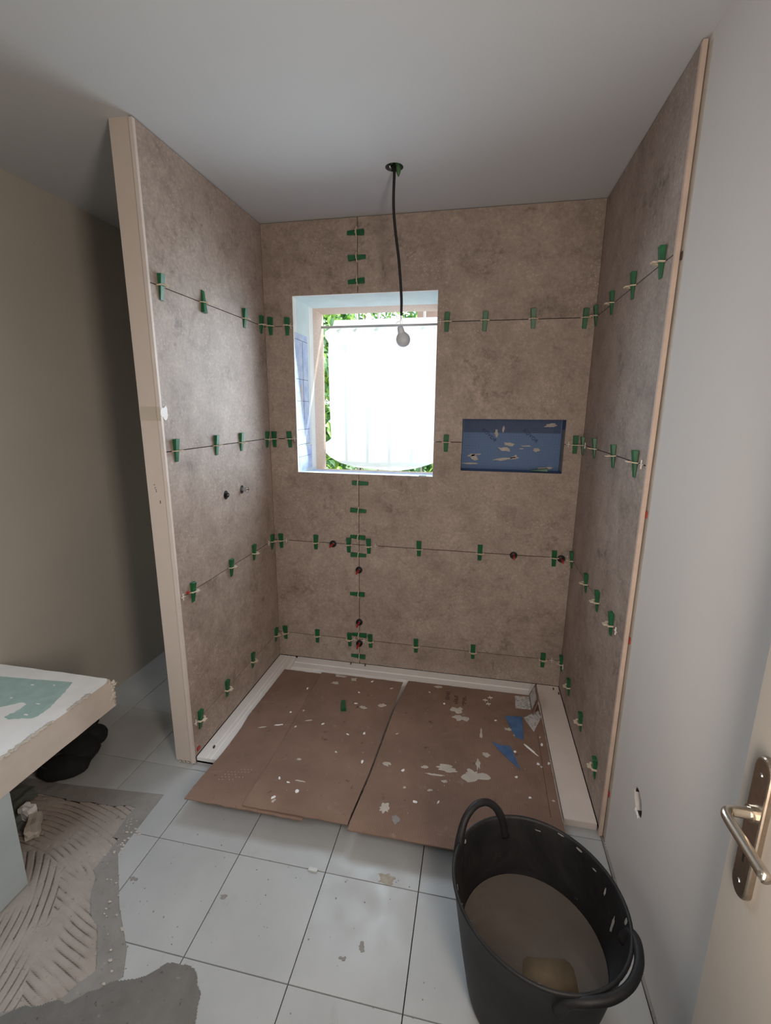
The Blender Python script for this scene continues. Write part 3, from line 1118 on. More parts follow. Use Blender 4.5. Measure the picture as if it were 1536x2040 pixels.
# tile-comb print on the left sheet
bm = bmesh.new()
for a in range(7):
    for b in range(5):
        if random.random() < 0.25:
            continue
        x = 0.19 + a * 0.014 + b * 0.004
        y = -1.03 + b * 0.017 + a * 0.003
        z = zc(y) + 0.0054
        r = bmesh.ops.create_circle(bm, cap_ends=True, segments=6, radius=0.0038)
        bmesh.ops.translate(bm, verts=r['verts'], vec=(x, y, z + 0.0006))
local(link('boot_print', bm, plain('dusty_print', (0.33, 0.24, 0.19), 0.9), c1), c1)
# printed stencil text on the cardboard: three short rows too worn to read
for k, (x, y, nn) in enumerate(((1.068, -0.235, 5), (1.112, -0.262, 5), (1.156, -0.255, 6))):
    bm = bmesh.new()
    for q in range(nn):
        for s in range(3):
            if random.random() < 0.7:
                xx = x + s * 0.007 + random.uniform(-0.002, 0.002)
                yy = y + 0.030 - q * 0.015
                box(bm, xx, xx + 0.006, yy, yy + 0.008, zc(yy) + 0.0077, zc(yy) + 0.0086)
    local(link('worn_print', bm, INK, c3), c3)
# upright folded flap with label
def leaning(name, mat, q, th, par):
    bm = bmesh.new()
    q = [Vector(p) for p in q]
    n_ = (q[1] - q[0]).cross(q[2] - q[0]).normalized() * th
    va = [bm.verts.new(p) for p in q]
    vb = [bm.verts.new(p + n_) for p in q]
    bm.faces.new(va)
    bm.faces.new(vb[::-1])
    for k in range(4):
        bm.faces.new((va[k], va[(k + 1) % 4], vb[(k + 1) % 4], vb[k]))
    return local(link(name, bm, mat, par), par)


leaning('upright_flap', CARD, [(1.511, -0.130, 0.040), (1.511, -0.304, 0.040), (1.535, -0.285, 0.113), (1.535, -0.150, 0.120)], -0.004, c3)
leaning('flap_label', LABEL, [(1.5125, -0.150, 0.050), (1.5125, -0.268, 0.050), (1.5318, -0.262, 0.108), (1.5318, -0.160, 0.114)], 0.0008, c3)
patch('label', LABEL, [(1.435, -0.155), (1.509, -0.150), (1.509, -0.262), (1.430, -0.266)], c3, 0.0008, 0.0004)
patch('torn_label', LABEL, [(1.464, -0.337), (1.545, -0.262), (1.552, -0.315), (1.504, -0.435)], c3, 0.0008, 0.0003)
bm = bmesh.new()
pp = [(1.515 + 0.010 * 0, -0.45 - i * 0.06, 0) for i in range(9)]
tube(bm, [(1.520 - 0.001 * i, p[1], top_z(1.52, p[1]) + 0.0001) for i, p in enumerate(pp)], 0.0009, 5)
local(link('fold_crease', bm, INK, c3), c3)


def scrap(name, pts, label, wavy):
    e = patch(name, SCRAP, pts, None, 0.001, 0.0018)
    tag(e, label, 'membrane scrap')
    return e


scrap('membrane_scrap', [(1.372, -0.345), (1.41, -0.336), (1.457, -0.331), (1.455, -0.42), (1.449, -0.505), (1.415, -0.492), (1.395, -0.43)],
      'dark blue four-sided membrane scrap on the cardboard nearest the torn label', 0)
scrap('membrane_scrap', [(1.300, -0.545), (1.335, -0.560), (1.386, -0.560), (1.402, -0.625), (1.420, -0.700), (1.375, -0.65), (1.335, -0.60)],
      'narrow pointed blue gridded membrane offcut with a fold on the cardboard', 1)

# ------------------------------------------------------------------ levelling clips
# local frame: X along the joint, Y out of the wall, Z across the joint
bm = bmesh.new()
hl = 0.045
v = []
for (z, wd, th) in ((-hl, 0.0105, 0.0045), (hl, 0.0135, 0.0175)):
    v.append([bm.verts.new(p) for p in ((-wd, 0.0008, z), (wd, 0.0008, z), (wd - 0.0015, th, z), (-wd + 0.0015, th, z))])
for k in range(4):
    bm.faces.new((v[0][k], v[0][(k + 1) % 4], v[1][(k + 1) % 4], v[1][k]))
bm.faces.new(v[0][::-1])
bm.faces.new(v[1])
bmesh.ops.recalc_face_normals(bm, faces=bm.faces)
bmesh.ops.bevel(bm, geom=list(bm.edges), offset=0.0009, segments=1, affect='EDGES')
WEDGE = bpy.data.meshes.new('wedge')
bm.to_mesh(WEDGE)
bm.free()
WEDGE.materials.append(GREEN)
bm = bmesh.new()
zt = 0.0018
out = [(-0.0225, 0.0004), (-0.0145, 0.0004), (-0.0145, 0.0150), (-0.0100, 0.0175), (0.0100, 0.0175), (0.0145, 0.0150), (0.0145, 0.0004), (0.0225, 0.0004),
       (0.0225, 0.0190), (0.0110, 0.0225), (0.0110, 0.031), (0.0065, 0.034), (0.0, 0.031), (-0.0065, 0.034), (-0.0110, 0.031), (-0.0110, 0.0225), (-0.0225, 0.0190)]
prism(bm, out, 2, -zt, zt)
bmesh.ops.recalc_face_normals(bm, faces=bm.faces)
CLIP = bpy.data.meshes.new('clip')
bm.to_mesh(CLIP)
bm.free()
CLIP.materials.append(CREAM)


def basis(wall):
    return {'back': Matrix.Rotation(pi, 4, 'Z'), 'left': Matrix.Rotation(-pi / 2, 4, 'Z'), 'right': Matrix.Rotation(pi / 2, 4, 'Z')}[wall]


ORD = ['first', 'second', 'third', 'fourth', 'fifth', 'sixth', 'seventh', 'eighth']


def clip(loc, wall, tilt, label, group, push=0.0):
    e = empty('levelling_clip', loc)
    e.rotation_euler = (basis(wall) @ Matrix.Rotation(tilt, 4, 'Y')).to_euler()
    tag(e, label, 'tile clip', group)
    wd = meshobj('wedge', WEDGE, e)
    wd.location = (random.uniform(-0.001, 0.001), 0, push)
    cp = meshobj('strap', CLIP, e)
    cp.location = (0, 0, 0)
    cp.rotation_euler = (random.uniform(-0.12, 0.12), 0, random.uniform(-0.03, 0.03) - tilt * 0)
    cp.rotation_euler.rotate_axis('Y', -tilt if abs(tilt) < 0.5 or abs(tilt) > 2.5 else 0)
    return e


JN = ['lowest', 'second-lowest', 'second-highest', 'highest']
LEFT = {3: [-0.855, -0.587, -0.232, -0.053], 2: [-0.853, -0.564, -0.336, -0.046], 1: [-0.827, -0.509, -0.271, -0.044], 0: [-0.856, -0.624, -0.354, -0.052]}
RIGHT = {3: [-0.837, -0.569, -0.295, -0.024], 2: [-0.823, -0.567, -0.262, -0.024], 1: [-0.782, -0.572, -0.366, -0.030], 0: [-0.8, -0.528, -0.248, -0.030]}
pos = ['nearest the free edge', 'second from the free edge', 'second from the back corner', 'in the back corner']
for nm, data, xx in (('left', LEFT, 0.0), ('right', RIGHT, W)):
    for j in (3, 2, 1, 0):
        for k, y in enumerate(data[j]):
            tilt = random.uniform(-0.04, 0.04)
            if nm == 'left' and j == 3 and k == 1:
                tilt = pi - 0.10
            wn = 'partition-side' if nm == 'left' else 'right-hand'
            clip((xx, y, Z1[j]), nm, tilt, f'green wedge clip on {wn} tiled wall, {JN[j]} joint, {pos[k]}',
                 f'levelling clips on the {wn} wall', -0.004 if random.random() < 0.5 else 0.002)
BACK = {3: [0.036, 0.132, 0.987, 1.173, 1.402, 1.641], 2: [0.030, 0.122, 1.004, 1.650], 1: [0.044, 0.262, 0.462, 0.582, 0.873, 1.21, 1.598],
        0: [0.047, 0.256, 0.462, 0.591, 0.869, 1.2, 1.587]}
for j in (3, 2, 1, 0):
    n = len(BACK[j])
    for k, x in enumerate(BACK[j]):
        where = ORD[k] + ' from the left'
        clip((x, 0.0, Z1[j]), 'back', random.uniform(-0.05, 0.05), f'green wedge clip on the window wall, {JN[j]} horizontal joint, {where}', 'levelling clips on the window wall',
             random.uniform(-0.008, 0.002))
VERT = [2.423, 2.308, 2.199, 1.153, 0.994, 0.838, 0.731, 0.488, 0.225, 0.082]
vl = ['topmost above the window', 'middle of three above the window', 'just above the window opening', 'just under the window sill', 'second under the window sill',
      'just above the upper joint crossing', 'just below the upper joint crossing', 'alone between the two crossings', 'just above the lower crossing', 'lowest, by the tray rim']
for k, z in enumerate(VERT):
    s = 1 if k in (1, 3, 4, 6) else -1
    clip((XJ, 0.0, z), 'back', s * pi / 2 + random.uniform(-0.07, 0.07), f'green clip wedged across the vertical joint, {vl[k]}', 'levelling clips on the vertical joint',
         random.uniform(-0.012, 0.004))

# twist knobs
KN = [(0.367, 0.788, 'on the joint between window wall corner and the crossing'), (XJ, 0.639, 'uppermost on the vertical joint'), (XJ, 0.308, 'second on the vertical joint'),
      (XJ, 0.169, 'lowest on the vertical joint, at the lower crossing'), (1.389, 0.790, 'alone on the joint below the niche'), (1.635, 0.788, 'by the right-hand tiled corner')]
for x, z, t in KN:
    e = empty('tile_leveller', (x, 0, z))
    e.rotation_euler = basis('back').to_euler()
    tag(e, 'black disc knob with red stem ' + t, 'tile knob', 'black and red tile levellers')
    bm = bmesh.new()
    lathe(bm, [(0.0, 0.0105), (0.006, 0.0105), (0.0095, 0.006), (0.0155, 0.006), (0.0190, 0.0105), (0.0200, 0.0005), (0.0, 0.0005)], 24)
    bmesh.ops.rotate(bm, verts=bm.verts, cent=(0, 0, 0), matrix=Matrix.Rotation(-pi / 2, 3, 'X'))
    link('cap', bm, BLACKP, e, True)
    bm = bmesh.new()
    tube(bm, [(0, 0.006, 0), (0, 0.060, 0)], [0.0065, 0.0050], 10)
    box(bm, -0.0035, 0.0035, 0.034, 0.066, -0.0075, 0.0075, 0.001)
    link('stem', bm, REDP, e)

# spacer crosses in the joints
bm = bmesh.new()
box(bm, -0.0125, 0.0125, 0.0004, 0.0050, -0.0012, 0.0012)
box(bm, -0.0012, 0.0012, 0.0006, 0.0048, -0.0145, 0.0145)
CROSS = bpy.data.meshes.new('cross')
bm.to_mesh(CROSS)
bm.free()
CROSS.materials.append(WHITEP)
SP = [('back', (0.1655 - 0.014, 0, Z1[3]), 'at the window edge, highest joint, partition side'), ('back', (0.953, 0, Z1[3]), 'at the window edge, highest joint, niche side'),
      ('back', (0.150, 0, Z1[2]), 'at the window edge, second-highest joint'), ('back', (1.618, 0, Z1[2]), 'between niche and wall corner'),
      ('back', (0.076, 0, Z1[1]), 'near the partition corner, second-lowest joint'), ('back', (0.620, 0, Z1[1]), 'beside the upper joint crossing'),
      ('back', (0.490, 0, Z1[0]), 'at the lower crossing, window side'), ('back', (0.552, 0, Z1[0]), 'at the lower crossing, niche side'),
      ('back', (1.665, 0, Z1[1]), 'in the right-hand corner, second-lowest joint'), ('back', (1.636, 0, Z1[0]), 'in the right-hand corner, lowest joint'),
      ('left', (0, -0.016, Z1[2]), 'on the partition tiles in the corner'), ('left', (0, -0.084, Z1[1]), 'on the partition tiles near the corner, second-lowest joint'),
      ('left', (0, -0.893, Z1[1]), 'at the free edge of the partition tiles'), ('left', (0, -0.885, Z1[0]), 'beside the lowest clip at the partition edge'),
      ('right', (W, -0.060, Z1[2]), 'on the right-hand tiles near the corner'), ('right', (W, -0.880, Z1[2]), 'at the trim end of the second-highest right-hand joint'),
      ('right', (W, -0.812, Z1[1]), 'over the end clip of the second-lowest right-hand joint'), ('right', (W, -0.062, Z1[0]), 'lowest joint of the right-hand tiles')]
for wname, loc, t in SP:
    o = meshobj('spacer_cross', CROSS)
    o.location = loc
    o.rotation_euler = (basis(wname) @ Matrix.Rotation(random.uniform(-0.08, 0.08), 4, 'Y')).to_euler()
    if t.startswith('over'):
        o.location.x -= 0.0
        o.location.y -= 0.024
    tag(o, 'small white plastic cross ' + t, 'spacer', 'white spacer crosses')
for (x, y, a, t) in ((1.303, -0.205, 0.2, 'uppermost'), (1.276, -0.232, 0.0, 'middle'), (1.292, -0.262, 0.25, 'lowest')):
    o = meshobj('spacer_cross', CROSS)
    o.location = (x, y, top_z(x, y) + 0.0004)
    o.rotation_euler = (pi / 2, 0, a)
    tag(o, f'loose white spacer cross on the cardboard, {t} of the three', 'spacer', 'white spacer crosses')
for (y, z, t) in ((-0.940, 1.981, 'highest'), (-0.938, 1.241, 'second'), (-0.938, 0.808, 'third'), (-0.938, 0.200, 'lowest')):
    o = boxobj('red_shim', REDP if z < 1.9 else INK, (-0.004, 0.0, -0.004, 0.004, -0.011, 0.011), None, 0.0008)
    o.location = (XR, y, z)
    tag(o, f'tiny red shim stuck behind the right-hand edge trim, {t} one', 'shim')
o = boxobj('red_shim', REDP, (0.0004, 0.010, -0.006, 0.006, -0.004, 0.004), None, 0.001)
o.location = (0, -0.862, 0.800)
tag(o, 'red shim in the second-lowest partition joint near the free edge', 'shim')
o = boxobj('red_shim', REDP, (0.0004, 0.006, -0.010, 0.010, -0.008, 0.008), None, 0.001)
o.location = (0, -0.885, 0.060)
tag(o, 'red shim at the foot of the partition tiles above the tray', 'shim')

# loose wedges
for (loc, rot, t) in (((0.548, -0.437, top_z(0.548, -0.437) + 0.0), (pi / 2, 0, 0.30), 'loose green wedge lying on the cardboard, without a strap'),
                      ((1.492, 0.060, NZ0 + 0.001), (pi / 2, 0, pi / 2 - 0.1), 'loose green wedge lying on the floor of the blue niche')):
    e = meshobj('loose_wedge', WEDGE)
    e.location = loc
    e.rotation_euler = rot
    tag(e, t, 'wedge')

# ------------------------------------------------------------------ water outlets on the partition
for (y, z, t, long) in ((-0.508, 1.153, 'nearer the free edge', 0.012), (-0.353, 1.154, 'nearer the back corner', 0.030)):
    e = empty('water_outlet', (0, y, z))
    tag(e, 'round threaded water outlet in the partition tiles, ' + t, 'pipe outlet', 'water outlets')
    bm = bmesh.new()
    lathe(bm, [(0.0, 0.0006), (0.0185, 0.0006), (0.0185, 0.0012), (0.0, 0.0012)], 24)
    bmesh.ops.scale(bm, verts=bm.verts, vec=(1.15, 1, 1))
    bmesh.ops.rotate(bm, verts=bm.verts, cent=(0, 0, 0), matrix=Matrix.Rotation(pi / 2, 3, 'Y'))
    link('drilled_hole', bm, BLACKP, e)
    bm = bmesh.new()
    lathe(bm, [(0.0085, 0.0012), (0.0115, 0.0012), (0.0115, long), (0.0075, long), (0.0065, 0.003), (0.0, 0.003)], 6 if long > 0.02 else 20)
    bmesh.ops.rotate(bm, verts=bm.verts, cent=(0, 0, 0), matrix=Matrix.Rotation(pi / 2, 3, 'Y'))
    link('threaded_stub', bm, STEEL if long > 0.02 else BLACKP, e)
    if long < 0.02:
        bm = bmesh.new()
        tube(bm, [(0.006, 0.0, 0.0), (0.0125, 0.001, 0.001)], [0.006, 0.005], 8)
        link('plug', bm, STEEL, e)
    else:
        bm = bmesh.new()
        box(bm, long, long + 0.004, -0.013, 0.013, -0.003, 0.003)
        box(bm, long, long + 0.004, -0.003, 0.003, -0.013, 0.013)
        link('plug', bm, STEEL, e)

# ------------------------------------------------------------------ hanging cable and bulb
e = empty('ceiling_cable', (0.789, -0.434, H))
tag(e, 'black electric cable hanging from the round ceiling hole', 'cable')
pts = smoothpts([(0.789, -0.434, H + 0.07), (0.790, -0.434, H), (0.787, -0.432, 2.38), (0.793, -0.43, 2.29), (0.812, -0.43, 2.155), (0.824, -0.43, 2.02), (0.825, -0.43, 1.945)], 8)
bm = bmesh.new()
tube(bm, pts, 0.0058, 10)
local(link('sheath', bm, CABLE, e, True), e)
for k, pp in enumerate((((0.825, -0.43, 1.948), (0.823, -0.432, 1.925), (0.812, -0.436, 1.92), (0.802, -0.438, 1.911)),
                        ((0.825, -0.43, 1.948), (0.821, -0.430, 1.92), (0.824, -0.430, 1.908)),
                        ((0.825, -0.43, 1.948), (0.829, -0.430, 1.92), (0.828, -0.430, 1.908)))):
    bm = bmesh.new()
    tube(bm, smoothpts(pp, 5), 0.0012, 6)
    local(link('bare_wire', bm, WHITEP, e, True), e)
bm = bmesh.new()
lathe(bm, [(0.0355, -0.001), (0.0355, 0.030), (0.030, 0.050), (0.0, 0.052)], 32, (0.789, -0.434, H))
local(link('ceiling_cup', bm, plain('dark_cup', (0.11, 0.12, 0.12), 0.6), e, True), e)
bm = bmesh.new()
tube(bm, smoothpts([(0.798, -0.436, H + 0.03), (0.806, -0.437, H - 0.004), (0.807, -0.437, H - 0.036)], 5), [0.007, 0.008, 0.009, 0.009, 0.0095, 0.010, 0.0095, 0.009, 0.0075, 0.005, 0.002][:11], 8)
tube(bm, smoothpts([(0.770, -0.43, H + 0.03), (0.790, -0.425, H + 0.006), (0.812, -0.43, H + 0.010)], 5), 0.005, 8)
local(link('green_conduit', bm, plain('green_conduit', (0.05, 0.13, 0.05), 0.5), e, True), e)
bm = bmesh.new()
tube(bm, smoothpts([(0.768, -0.45, H + 0.02), (0.775, -0.44, H - 0.002), (0.783, -0.430, H + 0.012)], 5), 0.003, 8)
box(bm, 0.772, 0.776, -0.452, -0.448, H - 0.008, H + 0.01)
local(link('wire_end', bm, STEEL, e, True), e)

b = empty('light_bulb', (0.834, -0.43, 1.848))
tag(b, 'unlit frosted bulb hanging on bare wires before the window', 'light bulb')
bm = bmesh.new()
lathe(bm, [(0.0, -0.0310), (0.010, -0.0293), (0.020, -0.0237), (0.0275, -0.0143), (0.0310, -0.002), (0.0300, 0.009), (0.0255, 0.019), (0.019, 0.0265), (0.0150, 0.031)], 28)
gl = link('globe', bm, BULB, b, True)
bm = bmesh.new()
lathe(bm, [(0.0150, 0.031), (0.0142, 0.040), (0.0128, 0.052), (0.008, 0.057), (0.0, 0.058)], 20)
nk = link('socket', bm, BULB, b, True)
b.rotation_euler = (0.35, -0.22, 0)

# ------------------------------------------------------------------ bucket of water
bk = empty('rubber_bucket', (1.376, -1.474, 0))
tag(bk, 'large round black rubber bucket with two loop handles, splashed with plaster', 'bucket')
bk.rotation_euler = (0, 0, 0)


def bwarp(a, z):
    t = max(0, z) / 0.36
    # pulled slightly oval along the diagonal that joins the handles
    return 1 + t * 0.045 * cos(2 * (a - math.radians(132)))


prof = [(0.0, 0.001), (0.150, 0.001), (0.160, 0.006), (0.166, 0.03), (0.186, 0.15), (0.2035, 0.27), (0.2120, 0.335), (0.2150, 0.346), (0.2180, 0.350), (0.2165, 0.356), (0.2115, 0.357),
        (0.2080, 0.350), (0.1985, 0.27), (0.181, 0.15), (0.161, 0.03), (0.152, 0.012), (0.0, 0.010)]
bm = bmesh.new()
lathe(bm, prof, 72, (0, 0, 0), bwarp)
bmesh.ops.remove_doubles(bm, verts=bm.verts, dist=0.0001)
link('body', bm, RUBBER, bk, True)


def bpt(deg, r, z):
    a = math.radians(deg)
    f = bwarp(a, 0.35)
    return (r * f * cos(a), r * f * sin(a), z)


# handle towards the partition, standing up
hp = [bpt(157, 0.214, 0.285), bpt(155, 0.217, 0.335), bpt(151, 0.218, 0.375), bpt(144, 0.219, 0.405), bpt(134, 0.219, 0.419), bpt(124, 0.218, 0.412), bpt(116, 0.216, 0.385), bpt(111, 0.214, 0.345), bpt(108, 0.210, 0.290)]
bm = bmesh.new()
hs = smoothpts(hp, 6)
nh = len(hs)
tube(bm, hs, [0.0105 + 0.006 * (abs(i / (nh - 1) - 0.5) * 2) ** 3 for i in range(nh)], 12)
link('handle', bm, RUBBER, bk, True)
hp = [bpt(-10, 0.206, 0.300), bpt(-13, 0.212, 0.335), bpt(-20, 0.222, 0.352), bpt(-32, 0.231, 0.358), bpt(-45, 0.234, 0.358), bpt(-58, 0.231, 0.355), bpt(-70, 0.223, 0.348), bpt(-79, 0.212, 0.330), bpt(-83, 0.206, 0.295)]
bm = bmesh.new()
hs = smoothpts(hp, 6)
tube(bm, hs, [0.0105 + 0.006 * (abs(i / (nh - 1) - 0.5) * 2) ** 3 for i in range(nh)], 12)
link('handle', bm, RUBBER, bk, True)
for k, (dg_, z, rx, rz) in enumerate([(20, 0.310, 0.003, 0.010), (5, 0.27, 0.005, 0.020), (48, 0.345, 0.011, 0.0025), (64, 0.350, 0.008, 0.002), (200, 0.33, 0.004, 0.018), (188, 0.345, 0.003, 0.012),
                                       (-8, 0.345, 0.006, 0.010), (82, 0.33, 0.009, 0.001), (33, 0.33, 0.006, 0.002), (-95, 0.349, 0.003, 0.003), (150, 0.345, 0.004, 0.006)]):
    bm = bmesh.new()
    a = math.radians(dg_)
    rr = 0.2035 + (z - 0.30) * 0.13
    inner = blob_pts(0, 0, rx, rz, k, 14, 0.6)
    f = bwarp(a, z)
    vs = []
    for (u, q) in inner:
        aa = a + u / rr
        f2 = bwarp(aa, z)
        zz = min(0.352, z + q)
        rin = (0.1985 + (zz - 0.27) * 0.119) * f2 - 0.0012
        vs.append(bm.verts.new((rin * cos(aa), rin * sin(aa), zz)))
    bm.faces.new(vs)
    bmesh.ops.triangulate(bm, faces=bm.faces)
    bmesh.ops.solidify(bm, geom=list(bm.faces), thickness=0.0008)
    link('plaster_splash', bm, CEMENT, bk)

wt = bmesh.new()
ring = []
nr = 20
for q in range(nr + 1):
    r = 0.1838 * q / nr
    ring.append([wt.verts.new((r * bwarp(2 * pi * k / 60, 0.176) * cos(2 * pi * k / 60), r * bwarp(2 * pi * k / 60, 0.176) * sin(2 * pi * k / 60), 0.0004 * noise.noise(Vector((q, k * 0.2, 1))) * 0)) for k in range(60)])
for a, c in zip(ring, ring[1:]):
    for k in range(60):
        wt.faces.new((a[k], a[(k + 1) % 60], c[(k + 1) % 60], c[k]))
bmesh.ops.remove_doubles(wt, verts=wt.verts, dist=0.0003)
wo = link('murky_water', wt, WATER, None, True)
wo.location = (1.376, -1.474, 0.176)
tag(wo, 'still murky grey-brown water half filling the black bucket', 'water')
so = bmesh.new()
prism(so, [p for p in blob_pts(0, 0, 0.062, 0.042, 3, 28, 0.12)], 2, -0.028, 0.0)
for v_ in so.verts:
    q = max(abs(v_.co.x) / 0.066, abs(v_.co.y) / 0.045)
    l_ = math.hypot(v_.co.x / 0.066, v_.co.y / 0.045)
    v_.co.x *= (l_ / q) ** 0.75
    v_.co.y *= (l_ / q) ** 0.75
for v_ in so.verts:
    v_.co += Vector((0, 0, 0.0008 * noise.noise(v_.co * 60)))
    v_.co.y += 0.010 * noise.noise(v_.co * 12)
s_ = link('sponge', so, SPONGE, None, True)
s_.location = (1.412, -1.545, 0.1775)
s_.rotation_euler = (0.0, 0.0, 0.12)
tag(s_, 'ochre sponge floating at the surface at the near side of the bucket water', 'sponge')

# ------------------------------------------------------------------ plasterboard bench
be = empty('plasterboard_bench', (-0.5, -1.5, 0))
tag(be, 'unfinished plasterboard bench with plastered edges, cantilevered past its box leg', 'bench')
bm = bmesh.new()
# slab: outer corner torn
ny, nz = 70, 8
x_in, x_out = XL + 0.001, -0.230
yA, yB2 = -2.35, -1.068
prof = []
for j in range(ny + 1):
    y = yA + (yB2 - yA) * j / ny
    ring = []
    for k in range(nz + 1):
        z = 0.367 + (0.488 - 0.367) * k / nz
        x = x_out + 0.0015 * noise.noise(Vector((y * 14, z * 20, 0)))
        yy = y
        if j == ny:
            yy += 0.010 * noise.noise(Vector((z * 70, 3, 1))) + (0.004 if k == nz - 3 else 0)
            x += 0.006 * noise.noise(Vector((z * 55, 9, 1)))
            if k == nz:
                x -= 0.008
        ring.append(bm.verts.new((x, yy, z)))
    prof.append(ring)
for a, c in zip(prof, prof[1:]):
    for k in range(nz):
        bm.faces.new((a[k], a[k + 1], c[k + 1], c[k]))
# top, bottom, far and wall sides
tin = [bm.verts.new((x_in, yA + (yB2 - yA) * j / ny, 0.488)) for j in range(ny + 1)]
bin_ = [bm.verts.new((x_in, yA + (yB2 - yA) * j / ny, 0.367)) for j in range(ny + 1)]
for j in range(ny):
    bm.faces.new((prof[j][nz], tin[j], tin[j + 1], prof[j + 1][nz]))
    bm.faces.new((prof[j][0], prof[j + 1][0], bin_[j + 1], bin_[j]))
    bm.faces.new((tin[j], bin_[j], bin_[j + 1], tin[j + 1]))
bm.faces.new([prof[ny][k] for k in range(nz + 1)] + [tin[ny], bin_[ny]])
bm.faces.new([prof[0][k] for k in range(nz, -1, -1)] + [bin_[0], tin[0]])
slab = link('slab', bm, BENCHSIDE, be)
local(slab, be)
bm = bmesh.new()
tp = [(x_in + 0.0005, -2.34), (x_in + 0.0005, yB2 + 0.001)]
for k in range(13):
    t = k / 12
    tp.append((x_in + (x_out - 0.012 - x_in) * (k + 0.6) / 12.8, yB2 + 0.001 + 0.004 * noise.noise(Vector((t * 6, 1, 1)))))
tp += [(-0.240, -1.078), (-0.232, -1.095)]
for k in range(16):
    tp.append((-0.2305 - 0.0012 * (k % 2), -1.11 - k * 0.078))
prism(bm, tp, 2, 0.4876, 0.4896)
local(link('plaster_skim', bm, PLASTER, be), be)
GP = [(-0.362, -1.117), (-0.345, -1.16), (-0.330, -1.205), (-0.309, -1.267), (-0.307, -1.305), (-0.315, -1.331), (-0.350, -1.338), (-0.393, -1.355), (-0.418, -1.345), (-0.405, -1.300), (-0.412, -1.268),
      (-0.435, -1.262), (-0.48, -1.300), (-0.55, -1.33), (-0.65, -1.36), (-0.77, -1.38), (-0.77, -1.150), (-0.684, -1.143), (-0.52, -1.131)]
gp = []
for k in range(len(GP)):
    a, c = Vector(GP[k]), Vector(GP[(k + 1) % len(GP)])
    for q in range(5):
        p = a + (c - a) * q / 5
        jit = 0.006 if -1.36 < p.y < -1.16 and p.x > -0.5 else 0.0015
        gp.append((p.x + jit * noise.noise(Vector((p.x * 90, p.y * 90, 1))), p.y + jit * noise.noise(Vector((p.x * 90, p.y * 90, 5)))))
bm = bmesh.new()
prism(bm, gp, 2, 0.4880, 0.4901)
local(link('bare_green_board', bm, GREENBOARD, be), be)
for k, (x, y, rx, ry) in enumerate(((-0.50, -1.165, 0.008, 0.003), (-0.415, -1.150, 0.005, 0.003), (-0.50, -1.25, 0.006, 0.003), (-0.355, -1.32, 0.008, 0.004), (-0.37, -1.26, 0.009, 0.002))):
    bm = bmesh.new()
    prism(bm, blob_pts(x, y, rx, ry, k, 10, 0.5), 2, 0.4898, 0.4912)
    local(link('plaster_fleck', bm, PLASTER, be), be)
for (ya, yb, seed_) in ((-1.175, -1.262, 1), (-1.335, -1.43, 2), (-1.44, -1.60, 3)):
    bm = bmesh.new()
    n = 14
    for k in range(n):
        y = ya + (yb - ya) * k / (n - 1)
        r = bmesh.ops.create_icosphere(bm, subdivisions=2, radius=0.0075)
        for v_ in r['verts']:
            v_.co *= 1 + 0.6 * noise.noise(v_.co * 130 + Vector((k, seed_, 0)))
            v_.co.z *= 0.5
            v_.co.y *= 1.3
        bmesh.ops.translate(bm, verts=r['verts'], vec=(-0.234 - 0.008 * noise.noise(Vector((k * 0.7, seed_, 0))), y, 0.4885 + 0.002 * (k % 2)))
    local(link('plaster_lump', bm, PLASTERC, be, False), be)
bm = bmesh.new()
for k in range(11):
    r = bmesh.ops.create_icosphere(bm, subdivisions=2, radius=0.0075)
    for v_ in r['verts']:
        v_.co *= 1 + 0.7 * noise.noise(v_.co * 120 + Vector((k, 4, 0)))
    z = 0.375 + k * 0.0105
    bmesh.ops.translate(bm, verts=r['verts'], vec=(-0.233 + (0.010 if k in (9, 10) else 0.0) + 0.005 * noise.noise(Vector((k * 1.3, 0, 0))), -1.066 + 0.004 * (k % 2), z))
local(link('torn_corner', bm, PLASTERC, be), be)
bm = bmesh.new()
box(bm, XL + 0.002, -0.232, -2.35, -1.505, 0.0015, 0.3665)
local(link('box_leg', bm, plain('pale_blue_board', (0.42, 0.48, 0.50), 0.8, var=0.06, scale=7), be), be)

# crumpled black work bag on the floor below the bench
bg_ = empty('work_bag', (-0.52, -1.0, 0.0))
tag(bg_, 'crumpled black fabric bag lying on the floor under the plasterboard bench', 'bag')
bm = bmesh.new()
for (c, rd, rot) in (((0.01, -0.085, 0.040), (0.098, 0.058, 0.046), 0.55), ((0.00, 0.0, 0.052), (0.085, 0.080, 0.058), 0.0), ((-0.045, 0.085, 0.050), (0.090, 0.060, 0.055), 0.6),
                     ((-0.10, -0.02, 0.05), (0.09, 0.10, 0.055), 0.0)):
    rr = bmesh.ops.create_icosphere(bm, subdivisions=4, radius=1)
    for v_ in rr['verts']:
        n_ = v_.co.copy()
        v_.co *= 1 + 0.10 * noise.noise(n_ * 1.6 + Vector(c) * 20) + 0.05 * noise.noise(n_ * 4.5 + Vector(c) * 9)
        v_.co = Vector((v_.co.x * rd[0], v_.co.y * rd[1], v_.co.z * rd[2]))
    bmesh.ops.rotate(bm, verts=rr['verts'], cent=(0, 0, 0), matrix=Matrix.Rotation(rot, 3, 'Z'))
    bmesh.ops.translate(bm, verts=rr['verts'], vec=c)
for v_ in bm.verts:
    v_.co.z = max(0.0005, v_.co.z)
link('fabric', bm, DARK, bg_, True)
bm = bmesh.new()
pp = []
for k in range(25):
    a = 2 * pi * k / 24
    u, v2 = 0.078 * cos(a), 0.036 * sin(a)
    pp.append((0.005 + u * cos(0.55) - v2 * sin(0.55), -0.085 + u * sin(0.55) + v2 * cos(0.55), 0.072 + 0.010 * sin(a) - 0.006 * cos(a)))
tube(bm, pp, 0.0030, 6)
